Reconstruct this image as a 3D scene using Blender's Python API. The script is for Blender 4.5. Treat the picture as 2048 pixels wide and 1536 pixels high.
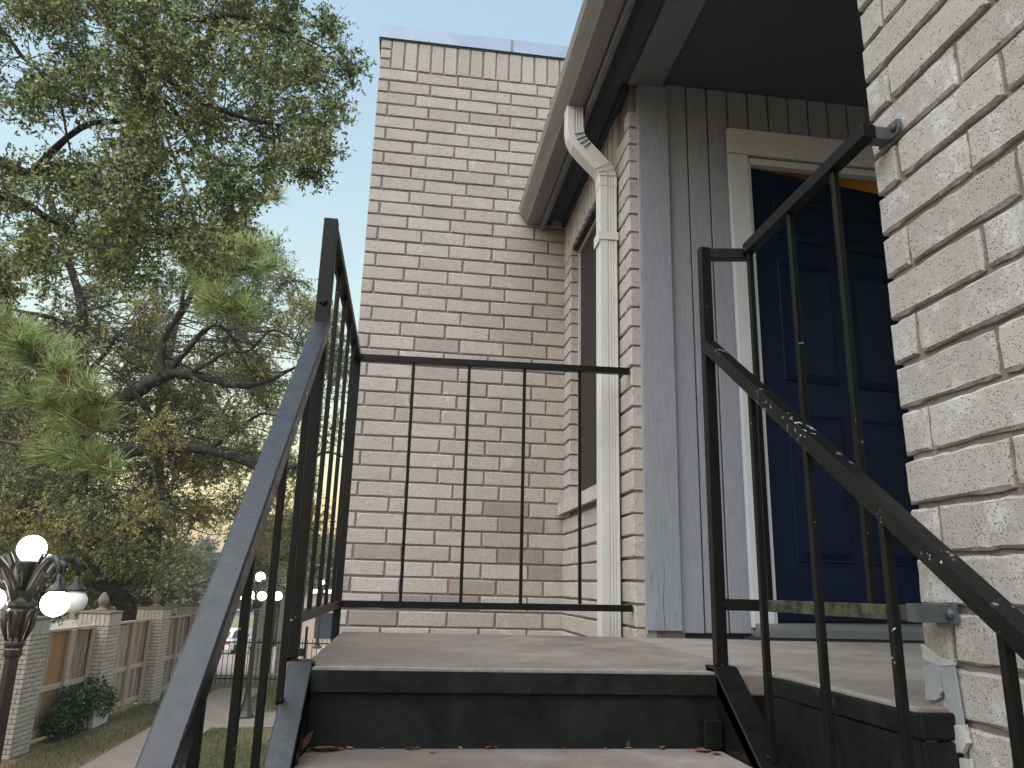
import bpy, bmesh, math, random
import numpy as np
from mathutils import Vector, Matrix

sc = bpy.context.scene
for o in list(bpy.data.objects):
    bpy.data.objects.remove(o)
C = sc.collection
rng = random.Random(7)
nr = np.random.RandomState(11)
R_ = math.radians

# ------------------------------------------------------------------ camera
HC = 0.174                                   # camera height above the landing
YAW, PITCH, ROLL, FPX = R_(7.51), R_(14.84), R_(1.55), 1530.0
fw = Vector((math.sin(YAW) * math.cos(PITCH), math.cos(YAW) * math.cos(PITCH), math.sin(PITCH)))
r0 = Vector((math.cos(YAW), -math.sin(YAW), 0))
u0 = r0.cross(fw)
cr = r0 * math.cos(ROLL) + u0 * math.sin(ROLL)
cu = u0 * math.cos(ROLL) - r0 * math.sin(ROLL)
cam = bpy.data.cameras.new('camera')
cam.sensor_width = 36.0
cam.lens = 36.0 * FPX / 2048.0
cam.clip_start = 0.01
cam.clip_end = 2000
co = bpy.data.objects.new('camera', cam)
C.objects.link(co)
M = Matrix((cr, cu, -fw)).transposed().to_4x4()
M.translation = Vector((0, 0, HC))
co.matrix_world = M
sc.camera = co

def W(px, py, Y):
    """world point at distance Y on the sight line surveyed in the photograph"""
    d = cr * ((px - 1024) / FPX) + cu * ((768 - py) / FPX) + fw
    return Vector((0, 0, HC)) + d * (Y / d.y)

# ------------------------------------------------------------------ sky, sun, exposure
SUN_AZ, SUN_EL = R_(222), R_(57)             # azimuth clockwise from +Y: behind and to the left
wd = bpy.data.worlds.new('World')
sc.world = wd
wd.use_nodes = True
wn = wd.node_tree.nodes
sky = wn.new('ShaderNodeTexSky')
sky.sky_type = 'NISHITA'
sky.sun_disc = False
sky.sun_elevation = SUN_EL
sky.sun_rotation = SUN_AZ
sky.air_density = 2.6
sky.dust_density = 2.0
sky.ozone_density = 0.4
wn['Background'].inputs[1].default_value = 0.1
wd.node_tree.links.new(sky.outputs[0], wn['Background'].inputs[0])
sl = bpy.data.lights.new('sun', 'SUN')
sl.energy = 1.5
sl.angle = R_(80)
sl.color = (0.94, 0.965, 1.0)
so = bpy.data.objects.new('sun', sl)
C.objects.link(so)
sd = Vector((math.sin(SUN_AZ) * math.cos(SUN_EL), math.cos(SUN_AZ) * math.cos(SUN_EL), math.sin(SUN_EL)))
so.rotation_euler = sd.to_track_quat('Z', 'Y').to_euler()
so.location = sd * 30
vs = sc.view_settings
vs.view_transform = 'Standard'
vs.look = 'None'
vs.exposure = 1.1
vs.gamma = 1.0
vs.use_curve_mapping = False
sc.cycles.use_denoising = True
sc.cycles.use_adaptive_sampling = True
sc.cycles.adaptive_threshold = 0.02
sc.cycles.max_bounces = 6
sc.cycles.diffuse_bounces = 3
sc.cycles.glossy_bounces = 3
sc.cycles.transmission_bounces = 4
sc.cycles.transparent_max_bounces = 6
sc.cycles.sample_clamp_indirect = 6.0

# ------------------------------------------------------------------ materials
class NT:
    def __init__(s, name):
        s.m = bpy.data.materials.new(name)
        s.m.use_nodes = True
        s.t = s.m.node_tree
        s.b = s.t.nodes['Principled BSDF']
        s.out = s.t.nodes['Material Output']
        s.pos = s.n('ShaderNodeNewGeometry').outputs['Position']
    def n(s, typ, **k):
        x = s.t.nodes.new(typ)
        for a, v in k.items():
            setattr(x, a, v)
        return x
    def l(s, a, b):
        s.t.links.new(a, b)
    def put(s, sock, v):
        if isinstance(v, bpy.types.NodeSocket):
            s.l(v, sock)
        elif isinstance(v, (tuple, list)) and len(v) == 3 and sock.type == 'RGBA':
            sock.default_value = (*v, 1)
        else:
            sock.default_value = v
    def noise(s, scale, detail=4, rough=0.6, vec=None, stretch=None):
        x = s.n('ShaderNodeTexNoise')
        x.inputs['Scale'].default_value = scale
        x.inputs['Detail'].default_value = detail
        x.inputs['Roughness'].default_value = rough
        v = vec or s.pos
        if stretch:
            mp = s.n('ShaderNodeMapping')
            mp.inputs['Scale'].default_value = stretch
            s.l(v, mp.inputs[0])
            v = mp.outputs[0]
        s.l(v, x.inputs['Vector'])
        return x.outputs[0]
    def ramp(s, f, a, b, lo=(0, 0, 0), hi=(1, 1, 1)):
        x = s.n('ShaderNodeValToRGB')
        x.color_ramp.elements[0].position = a
        x.color_ramp.elements[1].position = b
        x.color_ramp.elements[0].color = (*lo, 1)
        x.color_ramp.elements[1].color = (*hi, 1)
        s.put(x.inputs[0], f)
        return x.outputs[0]
    def mix(s, f, a, b, blend='MIX'):
        x = s.n('ShaderNodeMix', data_type='RGBA', blend_type=blend)
        s.put(x.inputs[0], f)
        s.put(x.inputs[6], a)
        s.put(x.inputs[7], b)
        return x.outputs[2]
    def math(s, op, a, b=0.0):
        x = s.n('ShaderNodeMath', operation=op)
        s.put(x.inputs[0], a)
        s.put(x.inputs[1], b)
        return x.outputs[0]
    def bump(s, h, strength=0.3, dist=0.004):
        x = s.n('ShaderNodeBump')
        x.inputs['Strength'].default_value = strength
        x.inputs['Distance'].default_value = dist
        s.l(h, x.inputs['Height'])
        s.l(x.outputs[0], s.b.inputs['Normal'])
    def fin(s, col, rough=0.8, spec=0.3, metal=0.0):
        s.put(s.b.inputs['Base Color'], col)
        s.put(s.b.inputs['Roughness'], rough)
        s.b.inputs['Specular IOR Level'].default_value = spec
        s.b.inputs['Metallic'].default_value = metal
        return s.m
    def rand(s):
        return s.n('ShaderNodeObjectInfo').outputs['Random']

def mk_brick(name, tint=(1, 1, 1), efflo=0.62, speck=110.0, bumpd=0.003, pits=.75, gate0=.48):
    t = NT(name)
    def c(r, g, b):
        return (r * tint[0], g * tint[1], b * tint[2])
    rnd = t.rand()
    base = t.n('ShaderNodeValToRGB')
    e = base.color_ramp.elements
    e[0].position = 0.0
    e[0].color = (*c(.235, .207, .193), 1)
    e[1].position = 1.0
    e[1].color = (*c(.40, .37, .34), 1)
    x = e.new(.08); x.color = (*c(.285, .255, .235), 1)
    x = e.new(.55); x.color = (*c(.345, .313, .285), 1)
    t.l(rnd, base.inputs[0])
    big = t.ramp(t.noise(3.1, 3), .3, .75)
    col = t.mix(t.math('MULTIPLY', big, .35), base.outputs[0], c(.30, .265, .24))
    mott = t.ramp(t.noise(38, 5, .7), .35, .7)
    col = t.mix(t.math('MULTIPLY', mott, .28), col, c(.42, .395, .365))
    # efflorescence patches, one brick in three
    eff = t.ramp(t.noise(9, 7, .8), efflo - .04, efflo + .06)
    gate = t.ramp(t.noise(4.0, 1), gate0, gate0 + .08)
    eff = t.math('MULTIPLY', eff, gate)
    col = t.mix(t.math('MULTIPLY', eff, .75), col, c(.58, .57, .565))
    stk = t.ramp(t.noise(1.0, 5, .65, stretch=(9, 9, .55)), .42, .75)
    col = t.mix(t.math('MULTIPLY', stk, .22), col, c(.19, .165, .15))
    # pits and iron spots
    v = t.n('ShaderNodeTexVoronoi')
    v.inputs['Scale'].default_value = speck
    t.l(t.pos, v.inputs['Vector'])
    pit = t.ramp(v.outputs['Distance'], .22, .36, (1, 1, 1), (0, 0, 0))
    pg = t.ramp(t.noise(speck * .42, 2), .44, .54)
    pit = t.math('MULTIPLY', pit, pg)
    col = t.mix(t.math('MULTIPLY', pit, pits), col, c(.075, .062, .055))
    fine = t.noise(speck * 2.2, 3, .75)
    col = t.mix(.34, col, t.ramp(fine, .34, .66, c(.13, .115, .10), c(.55, .52, .48)))
    h = t.math('SUBTRACT', t.math('MULTIPLY', t.noise(speck * .8, 4, .75), .8), pit)
    t.bump(h, .55, bumpd)
    return t.fin(col, .92, .15)

def mk_plain(name, col, rough=.8, spec=.3, var=.25, scale=6.0, bump=.0, bscale=120.0, metal=0.0, stretch=None, dark=None, bdist=.003):
    t = NT(name)
    f = t.ramp(t.noise(scale, 5, .65, stretch=stretch), .3, .72)
    d = dark or tuple(x * .55 for x in col)
    cc = t.mix(t.math('MULTIPLY', f, var * 2), col, d)
    if bump:
        t.bump(t.noise(bscale, 4, .7, stretch=stretch), bump, bdist)
    return t.fin(cc, rough, spec, metal)

MB_brick = mk_brick('brick_wall_clay', (1.245, 1.225, 1.26))
MB_pier = mk_brick('brick_pier_clay', (1.12, 1.13, 1.19), .55, 190.0, .0035, .85, .40)
MB_white = mk_brick('brick_fence_clay', (1.15, 1.12, 1.08), .55, 60.0)
t = NT('mortar')
f = t.ramp(t.noise(26, 5, .7), .3, .7)
cc = t.mix(f, (.185, .152, .138), (.27, .228, .21))
t.bump(t.noise(240, 4, .7), .6, .003)
M_mortar = t.fin(cc, .95, .1)
M_mortar_pale = mk_plain('mortar_pale', (.13, .115, .10), .95, .1, .3, 20, .4, 200)

def mk_iron(name, chip=.70, rough=.33):
    t = NT(name)
    n1 = t.noise(75, 4, .6)
    g = t.ramp(t.noise(7, 2), .56, .64)
    chips = t.math('MULTIPLY', t.ramp(n1, chip, chip + .015), g)
    sp = t.n('ShaderNodeTexVoronoi')
    sp.inputs['Scale'].default_value = 70
    t.l(t.pos, sp.inputs['Vector'])
    spk = t.math('MULTIPLY', t.ramp(sp.outputs['Distance'], .05, .07, (1, 1, 1), (0, 0, 0)), t.ramp(t.noise(17, 1), .68, .70))
    w = t.math('MAXIMUM', chips, spk)
    dust = t.ramp(t.noise(60, 6, .75), .42, .75)
    c = t.mix(dust, (.004, .0045, .005), (.009, .0095, .0095))
    c = t.mix(w, c, (.5, .5, .48))
    t.bump(t.noise(170, 4, .6), .12, .002)
    r = t.ramp(t.noise(45, 4), .3, .8, (rough,) * 3, (rough + .2,) * 3)
    return t.fin(c, r, .2)
M_iron = mk_iron('black_rail_paint')
M_iron_sheen = mk_iron('black_rail_paint_glossy', .74, .22)
M_iron_sheen.node_tree.nodes['Principled BSDF'].inputs['Specular IOR Level'].default_value = .55
M_iron_chip = mk_iron('black_handrail_chipped_paint', .605, .3)
M_iron2 = mk_iron('black_rail_paint_worn', .675, .34)
t = NT('olive_mottled_rail_paint')
c = t.mix(t.ramp(t.noise(40, 5, .7), .4, .62), (.02, .021, .02), (.085, .085, .05))  # near-black paint mottled with olive
t.bump(t.noise(150, 4), .4, .003)
M_olive_rail = t.fin(c, .7, .3)
t = NT('black_riser_paint')
n1 = t.noise(7, 8, .75)
c = t.mix(t.ramp(n1, .38, .66), (.003, .0035, .004), (.016, .019, .0185))
wv = t.math('MULTIPLY', t.ramp(t.noise(24, 4, .7), .64, .70), t.ramp(t.noise(5, 1), .52, .6))
c = t.mix(t.math('MULTIPLY', wv, .35), c, (.18, .18, .17))
t.bump(t.noise(30, 6, .7), .5, .006)
M_riser = t.fin(c, .62, .18)
t = NT('landing_concrete')
c = t.mix(t.ramp(t.noise(2.6, 7, .75), .36, .64), (.13, .11, .10), (.33, .295, .275))
c = t.mix(t.math('MULTIPLY', t.ramp(t.noise(11, 8, .8), .46, .66), .6), c, (.13, .11, .10))
c = t.mix(t.math('MULTIPLY', t.ramp(t.noise(120, 3, .7), .62, .7), .5), c, (.5, .47, .44))
c = t.mix(t.math('MULTIPLY', t.ramp(t.noise(160, 3, .7), .64, .72), .6), c, (.07, .06, .055))
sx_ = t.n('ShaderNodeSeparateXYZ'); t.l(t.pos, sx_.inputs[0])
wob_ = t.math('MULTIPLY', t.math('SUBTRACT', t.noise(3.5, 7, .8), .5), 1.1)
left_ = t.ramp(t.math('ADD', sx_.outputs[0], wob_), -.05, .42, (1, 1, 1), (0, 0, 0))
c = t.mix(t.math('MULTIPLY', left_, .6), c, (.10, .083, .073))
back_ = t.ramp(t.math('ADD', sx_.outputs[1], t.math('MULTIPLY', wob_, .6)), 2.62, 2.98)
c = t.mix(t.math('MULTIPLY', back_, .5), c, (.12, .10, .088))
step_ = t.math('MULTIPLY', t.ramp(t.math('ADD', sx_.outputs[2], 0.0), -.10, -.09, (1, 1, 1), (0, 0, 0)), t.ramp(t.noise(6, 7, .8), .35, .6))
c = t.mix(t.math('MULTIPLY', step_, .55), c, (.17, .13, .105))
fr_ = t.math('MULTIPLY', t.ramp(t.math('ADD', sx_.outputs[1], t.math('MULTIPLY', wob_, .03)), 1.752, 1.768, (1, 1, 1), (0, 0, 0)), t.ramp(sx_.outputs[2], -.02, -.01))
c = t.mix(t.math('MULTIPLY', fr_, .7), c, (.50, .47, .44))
t.bump(t.noise(90, 6, .75), .5, .004)
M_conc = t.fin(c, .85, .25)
M_edge = mk_plain('worn_concrete_edge', (.30, .275, .25), .9, .2, .45, 30, .6, 90)
t = NT('grey_wood_paint')
gr = t.noise(2.2, 5, .6, stretch=(90, 90, 5))
h2 = t.noise(3.0, 4, .6, stretch=(8, 8, 160))
c = t.mix(t.ramp(gr, .35, .7), (.27, .285, .345), (.20, .21, .26))
c = t.mix(t.math('MULTIPLY', t.ramp(t.noise(9, 6, .8, stretch=(3, 3, 1)), .6, .72), .5), c, (.10, .10, .105))
t.bump(t.math('ADD', gr, h2), .5, .003)
M_siding = t.fin(c, .6, .3)
M_casing = mk_plain('pale_casing_paint', (.50, .525, .58), .5, .35, .12, 7, .2, 60, stretch=(6, 6, 1))
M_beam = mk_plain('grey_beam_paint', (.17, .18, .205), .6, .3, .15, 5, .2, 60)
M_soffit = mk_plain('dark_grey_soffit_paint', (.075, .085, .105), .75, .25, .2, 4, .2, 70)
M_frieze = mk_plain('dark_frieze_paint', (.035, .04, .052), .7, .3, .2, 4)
t = NT('blue_door_paint')
c = t.mix(t.ramp(t.noise(5, 4), .35, .7), (.0011, .0062, .028), (.0018, .0085, .035))
t.bump(t.noise(3, 4, .6, stretch=(120, 120, 6)), .12, .002)
M_door = t.fin(c, .5, .1)
t = NT('gutter_metal_paint')
c = t.mix(t.ramp(t.noise(2.5, 5, .7, stretch=(10, .6, 10)), .35, .68), (.25, .235, .228), (.165, .155, .15))
c = t.mix(t.math('MULTIPLY', t.ramp(t.noise(26, 4, .7), .58, .7), .4), c, (.16, .145, .135))
M_gutter = t.fin(c, .45, .4)
t = NT('downspout_paint')
c = t.mix(t.ramp(t.noise(3, 4, .6), .45, .8), (.60, .60, .615), (.51, .51, .52))
M_spout = t.fin(c, .38, .45)
M_crimp = mk_plain('downspout_crimp_dark', (.05, .065, .06), .8, .2)  # dark tone for the crimp bars on the elbow
t = NT('galvanised_coping')
c = t.mix(t.ramp(t.noise(5, 4, .6), .35, .7), (.27, .33, .43), (.22, .28, .37))
M_coping = t.fin(c, .45, .5, .35)
M_screw = mk_plain('screw_head', (.06, .06, .065), .5, .4)
M_bracket = mk_plain('grey_bracket_paint', (.085, .10, .115), .4, .5, .3, 40, .2, 120)
M_flash = mk_plain('grey_flashing_paint', (.30, .315, .34), .55, .35, .2, 12, .2, 50)
M_sill = mk_plain('grey_sill_paint', (.13, .14, .15), .6, .3, .2, 10, .2, 50)
M_caulk = mk_plain('pale_caulk', (.5, .49, .49), .8, .25, .3, 30, .6, 90)
M_screen = mk_plain('brown_window_screen', (.030, .024, .026), .6, .3, .2, 8)
M_wframe = mk_plain('window_frame_paint', (.5, .5, .48), .5, .35, .2, 10)
M_inside = mk_plain('interior_plaster', (.62, .5, .34), .9, .1, .05, 2)
M_shingle = mk_plain('roof_shingle', (.10, .095, .09), .9, .1, .3, 14, .6, 80)
t = NT('bark_oak')
c = t.mix(t.ramp(t.noise(5, 7, .8), .38, .62), (.018, .015, .013), (.075, .066, .058))
c = t.mix(t.math('MULTIPLY', t.ramp(t.noise(6, 5, .75), .60, .66), .85), c, (.34, .34, .33))
t.bump(t.noise(22, 5, .7), .8, .03)
M_bark = t.fin(c, .95, .1)
M_bark_pine = mk_plain('bark_pine', (.105, .083, .07), .95, .1, .35, 9, .8, 20, bdist=.03)
M_twig = mk_plain('twig_grey', (.11, .095, .085), .95, .1, .3, 20)

def mk_leaf(name, stops, trans=.34, rough=.32):
    t = NT(name)
    rpi = t.n('ShaderNodeNewGeometry').outputs['Random Per Island']
    rp = t.n('ShaderNodeValToRGB')
    e = rp.color_ramp.elements
    e[0].position, e[0].color = stops[0][0], (*stops[0][1], 1)
    e[1].position, e[1].color = stops[-1][0], (*stops[-1][1], 1)
    for p, c in stops[1:-1]:
        x = e.new(p); x.color = (*c, 1)
    t.l(rpi, rp.inputs[0])
    col = t.mix(t.math('MULTIPLY', t.ramp(t.noise(1.1, 3), .4, .7), .3), rp.outputs[0], stops[-1][1])
    t.fin(col, rough, .35)
    tr = t.n('ShaderNodeBsdfTranslucent')
    t.l(col, tr.inputs[0])
    mx = t.n('ShaderNodeMixShader')
    mx.inputs[0].default_value = trans
    t.l(t.b.outputs[0], mx.inputs[1])
    t.l(tr.outputs[0], mx.inputs[2])
    t.l(mx.outputs[0], t.out.inputs[0])
    return t.m
M_leaf_near = mk_leaf('oak_leaf_olive', [(0, (.022, .042, .014)), (.35, (.085, .125, .04)), (.65, (.22, .29, .10)), (.87, (.52, .58, .36)), (1, (.42, .36, .10))])
M_leaf_far = mk_leaf('oak_leaf_yellowing', [(0, (.025, .04, .014)), (.4, (.13, .16, .05)), (.78, (.33, .37, .13)), (1, (.58, .56, .30))])
M_leaf_gold = mk_leaf('oak_leaf_golden', [(0, (.15, .135, .04)), (.5, (.31, .28, .085)), (1, (.50, .44, .17))])
M_leaf_green = mk_leaf('shrub_leaf', [(0, (.018, .04, .016)), (.6, (.035, .075, .03)), (1, (.075, .12, .06))], .2, .35)
M_leaf_hazy = mk_leaf('distant_leaf_hazed', [(0, (.13, .15, .09)), (.5, (.19, .2, .11)), (1, (.28, .26, .12))], .3, .6)  # distance haze put into the leaf colour as a paler tone
M_leaf_bluish = mk_leaf('distant_conifer_leaf', [(0, (.08, .11, .10)), (1, (.14, .17, .14))], .3, .6)
M_needle = mk_leaf('pine_needle', [(0, (.12, .19, .06)), (.5, (.34, .46, .17)), (.95, (.60, .68, .34)), (1, (.45, .27, .11))], .6, .5)
M_needle_dead = mk_leaf('dead_pine_needle', [(0, (.16, .085, .045)), (1, (.26, .15, .07))], .3, .6)
t = NT('lawn_soil')
c = t.mix(t.ramp(t.noise(.55, 5, .6), .4, .62), (.13, .085, .055), (.10, .10, .05))
c = t.mix(t.ramp(t.noise(7, 6, .7), .45, .7), c, (.15, .12, .085))
t.bump(t.noise(14, 6, .7), .6, .03)
M_lawn = t.fin(c, .95, .1)
M_grass = mk_leaf('grass_blade', [(0, (.07, .085, .03)), (.5, (.11, .125, .045)), (1, (.19, .165, .08))], .3, .6)
M_path = mk_plain('sidewalk_concrete', (.23, .19, .16), .9, .2, .25, 2.2, .3, 40)
M_road = mk_plain('pinkish_lot_paving', (.31, .255, .225), .9, .2, .18, .6, .2, 20)
M_field = mk_plain('dry_verge', (.26, .24, .13), .95, .1, .3, 1)
t = NT('fence_board')
rnd = t.rand()
base = t.n('ShaderNodeValToRGB')
e = base.color_ramp.elements
e[0].color = (.13, .075, .055, 1); e[1].color = (.36, .285, .235, 1)
x = e.new(.3); x.color = (.16, .095, .07, 1)
x = e.new(.6); x.color = (.21, .14, .105, 1)
t.l(rnd, base.inputs[0])
g = t.noise(1.6, 5, .7, stretch=(16, 16, 1))
c = t.mix(t.math('MULTIPLY', t.ramp(g, .42, .62), .75), base.outputs[0], (.44, .39, .345))
c = t.mix(t.math('MULTIPLY', t.ramp(t.noise(2.2, 4, .7, stretch=(20, 20, 1)), .55, .7), .75), c, (.065, .042, .034))
M_fboard = t.fin(c, .9, .15)
M_fboard_new = mk_plain('orange_fence_board', (.36, .19, .095), .85, .2, .35, 3, stretch=(12, 12, 1))
M_frail = mk_plain('fence_rail_wood', (.44, .36, .285), .9, .15, .2, 5, stretch=(1, 1, 6))
M_capst = mk_plain('pillar_cap_stone', (.22, .185, .155), .9, .15, .3, 6, .4, 30)
M_lampmetal = mk_plain('lamp_bronze', (.045, .043, .040), .4, .55, .3, 12, .2, 60, .55)
def mk_glow(name, col, s):
    m = bpy.data.materials.new(name)
    m.use_nodes = True
    b = m.node_tree.nodes['Principled BSDF']
    b.inputs['Base Color'].default_value = (.8, .8, .78, 1)
    b.inputs['Emission Color'].default_value = (*col, 1)
    b.inputs['Emission Strength'].default_value = s
    return m
M_lit = mk_glow('lit_globe', (1, .93, .80), 7.0)
M_lit_far = mk_glow('lit_globe_warm', (1, .84, .62), 5.0)
M_unlit = mk_plain('unlit_globe', (.74, .76, .77), .25, .5, .05)
M_red = mk_glow('red_lamp', (1, .05, .05), 4.0)
M_warm = mk_glow('ceiling_bulb_glow', (1, .55, .18), 9.0)
M_carwhite = mk_plain('white_car_paint', (.72, .74, .77), .25, .5, .03)
M_carblue = mk_plain('dark_blue_car_paint', (.06, .09, .16), .25, .5, .05)
M_carteal = mk_plain('pale_blue_truck_paint', (.32, .42, .47), .3, .5, .05)
M_glass = mk_plain('car_glass', (.04, .05, .06), .1, .6, .05)
M_tyre = mk_plain('tyre_rubber', (.02, .02, .02), .85, .2, .1)
M_tail = mk_plain('tail_light_red', (.55, .03, .03), .3, .5, .05)
M_planter = mk_plain('planter_block', (.50, .46, .42), .9, .2, .15, 5)
M_wallpink = mk_plain('pale_stucco', (.46, .37, .32), .9, .2, .1, 2)
t = NT('fallen_leaf_brown')
c = t.mix(t.rand(), (.10, .048, .03), (.26, .15, .10))
c = t.mix(t.ramp(t.noise(60, 3), .45, .7), c, (.12, .06, .035))
M_dead = t.fin(c, .7, .25)
M_cloth = mk_plain('red_shirt', (.45, .03, .03), .9, .1, .1)
M_skin = mk_plain('skin', (.35, .2, .14), .6, .3, .05)
M_trouser = mk_plain('dark_trousers', (.03, .03, .035), .9, .1, .1)

# ------------------------------------------------------------------ mesh helpers
def link(name, me, parent=None, mat=None, label=None, cat=None, group=None, kind=None):
    o = bpy.data.objects.new(name, me)
    C.objects.link(o)
    if parent is not None:
        o.parent = parent
    if mat is not None and me is not None and not me.materials:
        me.materials.append(mat)
    tag(o, label, cat, group, kind)
    return o

def tag(o, label=None, cat=None, group=None, kind=None):
    if label: o['label'] = label
    if cat: o['category'] = cat
    if group: o['group'] = group
    if kind: o['kind'] = kind

def thing(name, label, cat, group=None, loc=(0, 0, 0), rz=0.0):
    o = link(name, None, None, None, label, cat, group)
    o.location = loc
    o.rotation_euler.z = rz
    o.empty_display_size = .1
    return o

class MB:
    def __init__(s):
        s.v, s.f = [], []
    def add(s, vs_, fs):
        k = len(s.v)
        s.v += [tuple(p) for p in vs_]
        s.f += [tuple(i + k for i in f) for f in fs]
        return s
    def box(s, x0, x1, y0, y1, z0, z1):
        return s.add([(x0, y0, z0), (x1, y0, z0), (x1, y1, z0), (x0, y1, z0), (x0, y0, z1), (x1, y0, z1), (x1, y1, z1), (x0, y1, z1)],
                     [(0, 3, 2, 1), (4, 5, 6, 7), (0, 1, 5, 4), (1, 2, 6, 5), (2, 3, 7, 6), (3, 0, 4, 7)])
    def bar(s, a, b, w, h, up=(0, 0, 1)):
        a, b = Vector(a), Vector(b)
        d = (b - a).normalized()
        u = Vector(up)
        sd_ = d.cross(u)
        if sd_.length < 1e-4:
            sd_ = d.cross(Vector((0, 1, 0)))
        sd_.normalize()
        u = sd_.cross(d).normalized()
        P = []
        for q in (a, b):
            for i, j in ((-1, -1), (1, -1), (1, 1), (-1, 1)):
                P.append(q + sd_ * (i * w / 2) + u * (j * h / 2))
        return s.add(P, [(0, 1, 2, 3), (7, 6, 5, 4), (0, 4, 5, 1), (1, 5, 6, 2), (2, 6, 7, 3), (3, 7, 4, 0)])
    def tube(s, pts, rad, n=8, cap=True):
        pts = [Vector(p) for p in pts]
        rings = []
        ref = Vector((.3, .2, 1)).normalized()
        for i, p in enumerate(pts):
            d = (pts[min(i + 1, len(pts) - 1)] - pts[max(i - 1, 0)]).normalized()
            a = d.cross(ref)
            if a.length < .05:
                a = d.cross(Vector((1, 0, 0)))
            a.normalize()
            b = d.cross(a)
            r = rad[i] if isinstance(rad, (list, tuple)) else rad
            rings.append([p + a * (math.cos(2 * math.pi * k / n) * r) + b * (math.sin(2 * math.pi * k / n) * r) for k in range(n)])
        k0 = len(s.v)
        for rg in rings:
            s.v += [tuple(p) for p in rg]
        for i in range(len(rings) - 1):
            for k in range(n):
                q = (k + 1) % n
                s.f.append((k0 + i * n + k, k0 + i * n + q, k0 + (i + 1) * n + q, k0 + (i + 1) * n + k))
        if cap:
            s.f.append(tuple(k0 + k for k in range(n))[::-1])
            e = k0 + (len(rings) - 1) * n
            s.f.append(tuple(e + k for k in range(n)))
        return s
    def lathe(s, prof, n=16, c=(0, 0, 0), flute=0.0):
        k0 = len(s.v)
        for r, z in prof:
            for k in range(n):
                a = 2 * math.pi * k / n
                rr = r * (1 - flute * (k % 2))
                s.v.append((c[0] + rr * math.cos(a), c[1] + rr * math.sin(a), c[2] + z))
        for i in range(len(prof) - 1):
            for k in range(n):
                q = (k + 1) % n
                s.f.append((k0 + i * n + k, k0 + i * n + q, k0 + (i + 1) * n + q, k0 + (i + 1) * n + k))
        s.f.append(tuple(k0 + k for k in range(n))[::-1])
        e = k0 + (len(prof) - 1) * n
        s.f.append(tuple(e + k for k in range(n)))
        return s
    def prism(s, poly, axis, a, b):
        """closed polygon (pairs) pushed along an axis: axis 'y' -> (x,z); 'x' -> (y,z); 'z' -> (x,y)"""
        def mkp(p, q):
            return {'y': (p[0], q, p[1]), 'x': (q, p[0], p[1]), 'z': (p[0], p[1], q)}[axis]
        n = len(poly)
        vv = [mkp(p, a) for p in poly] + [mkp(p, b) for p in poly]
        ff = [tuple(range(n))[::-1], tuple(range(n, 2 * n))] + [(i, (i + 1) % n, n + (i + 1) % n, n + i) for i in range(n)]
        return s.add(vv, ff)
    def mesh(s, name, smooth=False):
        me = bpy.data.meshes.new(name)
        me.from_pydata(s.v, [], s.f)
        bm = bmesh.new()
        bm.from_mesh(me)
        bmesh.ops.recalc_face_normals(bm, faces=bm.faces)
        bm.to_mesh(me)
        bm.free()
        if smooth:
            for p in me.polygons:
                p.use_smooth = True
        me.update()
        return me
    def build(s, name, mat, parent=None, bevel=0.0, smooth=False, seg=2, **k):
        me = s.mesh(name, smooth)
        o = link(name, me, parent, mat, **k)
        if bevel:
            bv = o.modifiers.new('bevel', 'BEVEL')
            bv.width = bevel
            bv.segments = seg
            bv.limit_method = 'ANGLE'
            bv.angle_limit = R_(35)
        return o

def quad_mesh(name, V, mat):
    """V: (n,4,3) array of separate quads"""
    n = len(V)
    me = bpy.data.meshes.new(name)
    me.vertices.add(n * 4)
    me.loops.add(n * 4)
    me.polygons.add(n)
    me.vertices.foreach_set('co', V.reshape(-1).astype(np.float32))
    me.loops.foreach_set('vertex_index', np.arange(n * 4, dtype=np.int32))
    me.polygons.foreach_set('loop_start', np.arange(0, n * 4, 4, dtype=np.int32))
    me.polygons.foreach_set('loop_total', np.full(n, 4, dtype=np.int32))
    me.update(calc_edges=True)
    me.validate()
    me.materials.append(mat)
    return me

def twig_mesh(name, P0, P1, r0_, r1_, mat):
    """three-sided sticks between point arrays"""
    d = P1 - P0
    L = np.linalg.norm(d, axis=1, keepdims=True) + 1e-9
    d = d / L
    ref = np.tile(np.array([[.31, .17, .93]]), (len(d), 1))
    a = np.cross(d, ref); a /= np.linalg.norm(a, axis=1, keepdims=True) + 1e-9
    b = np.cross(d, a)
    Q = []
    ang = [0, 2.094, 4.189]
    def ring(P, r, k):
        return P + (a * math.cos(ang[k]) + b * math.sin(ang[k])) * r[:, None]
    for k in range(3):
        q = (k + 1) % 3
        Q.append(np.stack([ring(P0, r0_, k), ring(P0, r0_, q), ring(P1, r1_, q), ring(P1, r1_, k)], axis=1))
    return quad_mesh(name, np.concatenate(Q, axis=0), mat)

def leaf_quads(Cn, A, B, L, Wd, fold=.25):
    N = np.cross(A, B)
    h = (Wd * fold)[:, None] * N
    L2, W2 = (L / 2)[:, None] * A, (Wd / 2)[:, None] * B
    return np.stack([Cn - L2, Cn + W2 + h, Cn + L2, Cn - W2 + h], axis=1)

def unit(n):
    v = nr.normal(size=(n, 3))
    return v / (np.linalg.norm(v, axis=1, keepdims=True) + 1e-9)

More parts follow.
